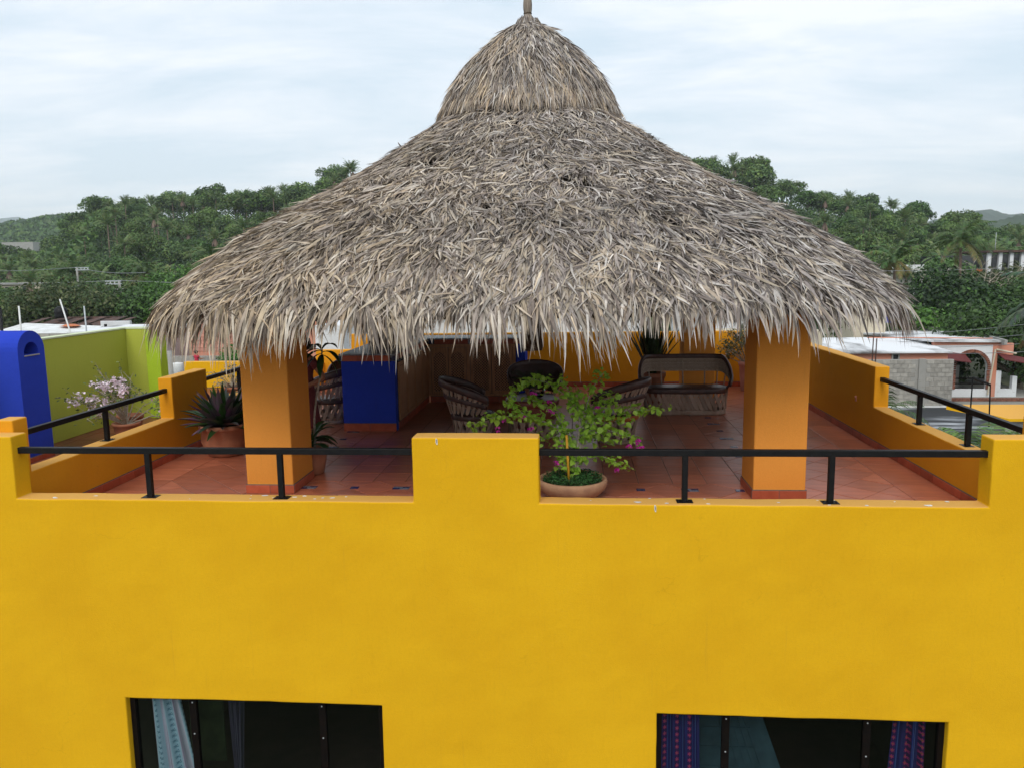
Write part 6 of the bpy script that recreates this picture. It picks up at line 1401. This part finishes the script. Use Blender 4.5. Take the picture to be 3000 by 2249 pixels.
# yellow low wall with a steel rail beyond the stained roof
t = thing('low_yellow_wall', 'low yellow wall carrying two black posts beyond the stained roof', 'wall', (15, 22, GZ)); b = MB(); b.add([(14.1, 22.6, -2.52), (17.6, 22.6, -2.52), (17.6, 21.8, -2.9), (15.9, 21.8, -2.9), (14.1, 22.6, -2.7), (17.6, 22.6, -2.7), (17.6, 21.8, -3.0), (15.9, 21.8, -3.0)], [(3, 2, 1, 0), (4, 5, 6, 7), (0, 1, 5, 4), (1, 2, 6, 5), (2, 3, 7, 6), (3, 0, 4, 7)]); b.build('wall_face', M['yellow'], t); b = MB(); b.box(15.9, 17.6, 22.0, 22.75, -4.07, -3.02); b.build('footing', M['concrete'], t)
t = thing('railing', 'thin black railing frame standing beyond the right parapet', 'railing', (14.9, 22, -3.1)); b = MB(); b.tube([(14.67, 22, -3.05), (14.67, 22, -1.44), (15.24, 21.9, -1.69), (15.29, 21.9, -3.2)], .028, 6); b.build('frame', M['black_steel'], t)
b = MB(); b.tube([(14.67, 22, -1.46), (15.24, 21.9, -1.71)], .045, 6); b.build('handrail', M['black_steel'], t)
t = thing('rebar_stub', 'rusty reinforcing bars sticking out of the concrete corner beside the block wall', 'rebar', (14.3, 30.6, -2.6)); b = MB()
for dx, dy in ((0, 0), (.16, .02), (.03, .15), (.18, .16)): b.tube([(14.3+dx, 30.6+dy, -2.0), (14.31+dx, 30.6+dy, -.55-dx*1.5)], .014, 5)
b.build('bar', M['rust'], t); b = MB(); b.box(13.3, 14.7, 30.4, 30.92, GZ, -2.0); b.build('concrete_corner', M['concrete'], t)
for (x, y, z, lb) in ((-44.2, 58.5, -.95, 'small black water tank on the rusty roof'), (24.9, 45.5, -1.85, 'black water tank on the far corner of the white roof')):
    b = MB(); b.lathe([(0, 0), (.5, 0), (.53, .15), (.5, .3), (.53, .45), (.5, .75), (.3, .95), (.16, 1.0), (0, 1.02)], (x, y, z), 18); tag(b.build('water_tank', M['black_steel'], smooth=True, origin=(x, y, z)), lb, 'water tank', 'rooftop water tanks')
t = thing('roof_pipe', 'thin pipe lying across the white roof of the salmon house', 'pipe', (20, 40, -1.55)); b = MB(); b.tube([(17.5, 40.4, -1.62), (20.4, 38.6, -1.50), (23.4, 38.2, -1.52)], .03, 6); b.build('pipe', M['salmon'], t)
# far right buildings
t = building('pillared_building', 'unfinished two-storey building with pale pillars and dark openings at the far right', [('wall', 'concrete', [(68.6, 80, 134, 142, GZ, 4.1)]), ('roof', 'rust', [(67.5, 80.5, 129.5, 142.5, 4.3, 4.65)]), ('floor_slab', 'concrete', [(67.8, 80, 130, 134, .6, 1.0)]), ('orange_band', 'orange_sheet', [(60.6, 68.2, 131.9, 132.2, 1.0, 1.7)]), ('side_wall', 'pane_dark', [(60.6, 68.4, 132.2, 138, 1.0, 3.9)])], (73, 136, GZ))
for k in range(7): b = MB(); b.box(68.0+k*1.75, 68.55+k*1.75, 130.1, 130.6, 1.001, 4.299); b.build('pillar', M['white_wall'], t)
for k in range(6): b = MB(); b.box(68.8+k*1.75, 69.6+k*1.75, 133.9, 133.98, 1.6, 4.0); b.build('opening', M['pane_dark'], t)
building('long_white_roof', 'long building with a bright white roof right of the thatched roof', [('wall', 'concrete', [(51.5, 62.5, 128, 134, GZ, 1.25)]), ('roof', 'white_sheet', [(51, 60.9, 127.5, 134.5, 1.3, 2.5)])], (57, 131, GZ))
building('white_house', 'white wall of a house just behind the right tip of the roof', [('wall', 'white_wall', [(30, 35, 72, 76, GZ, .2)])], (32, 74, GZ), 'house')
t = building('cream_building', 'cream building with a blue sheet under the right eave', [('wall', 'cream', [(18.3, 20.25, 45, 52, GZ, .3)]), ('blue_sheet', 'blue', [(20.3, 20.8, 45.2, 45.3, -1.1, -.3)])], (18, 48, GZ))
pole('thin antenna mast above the pillared building', (70.0, 132, 4.3), (70.0, 132, 7.6), .05, 'grey_metal', group='masts')
b = MB(); b.box(-382, -360, 500, 520, 15, 26); tag(b.build('quarry_face', M['concrete'], origin=(-371, 510, 15)), 'pale bare rock patch low on the left ridge', 'rock face')
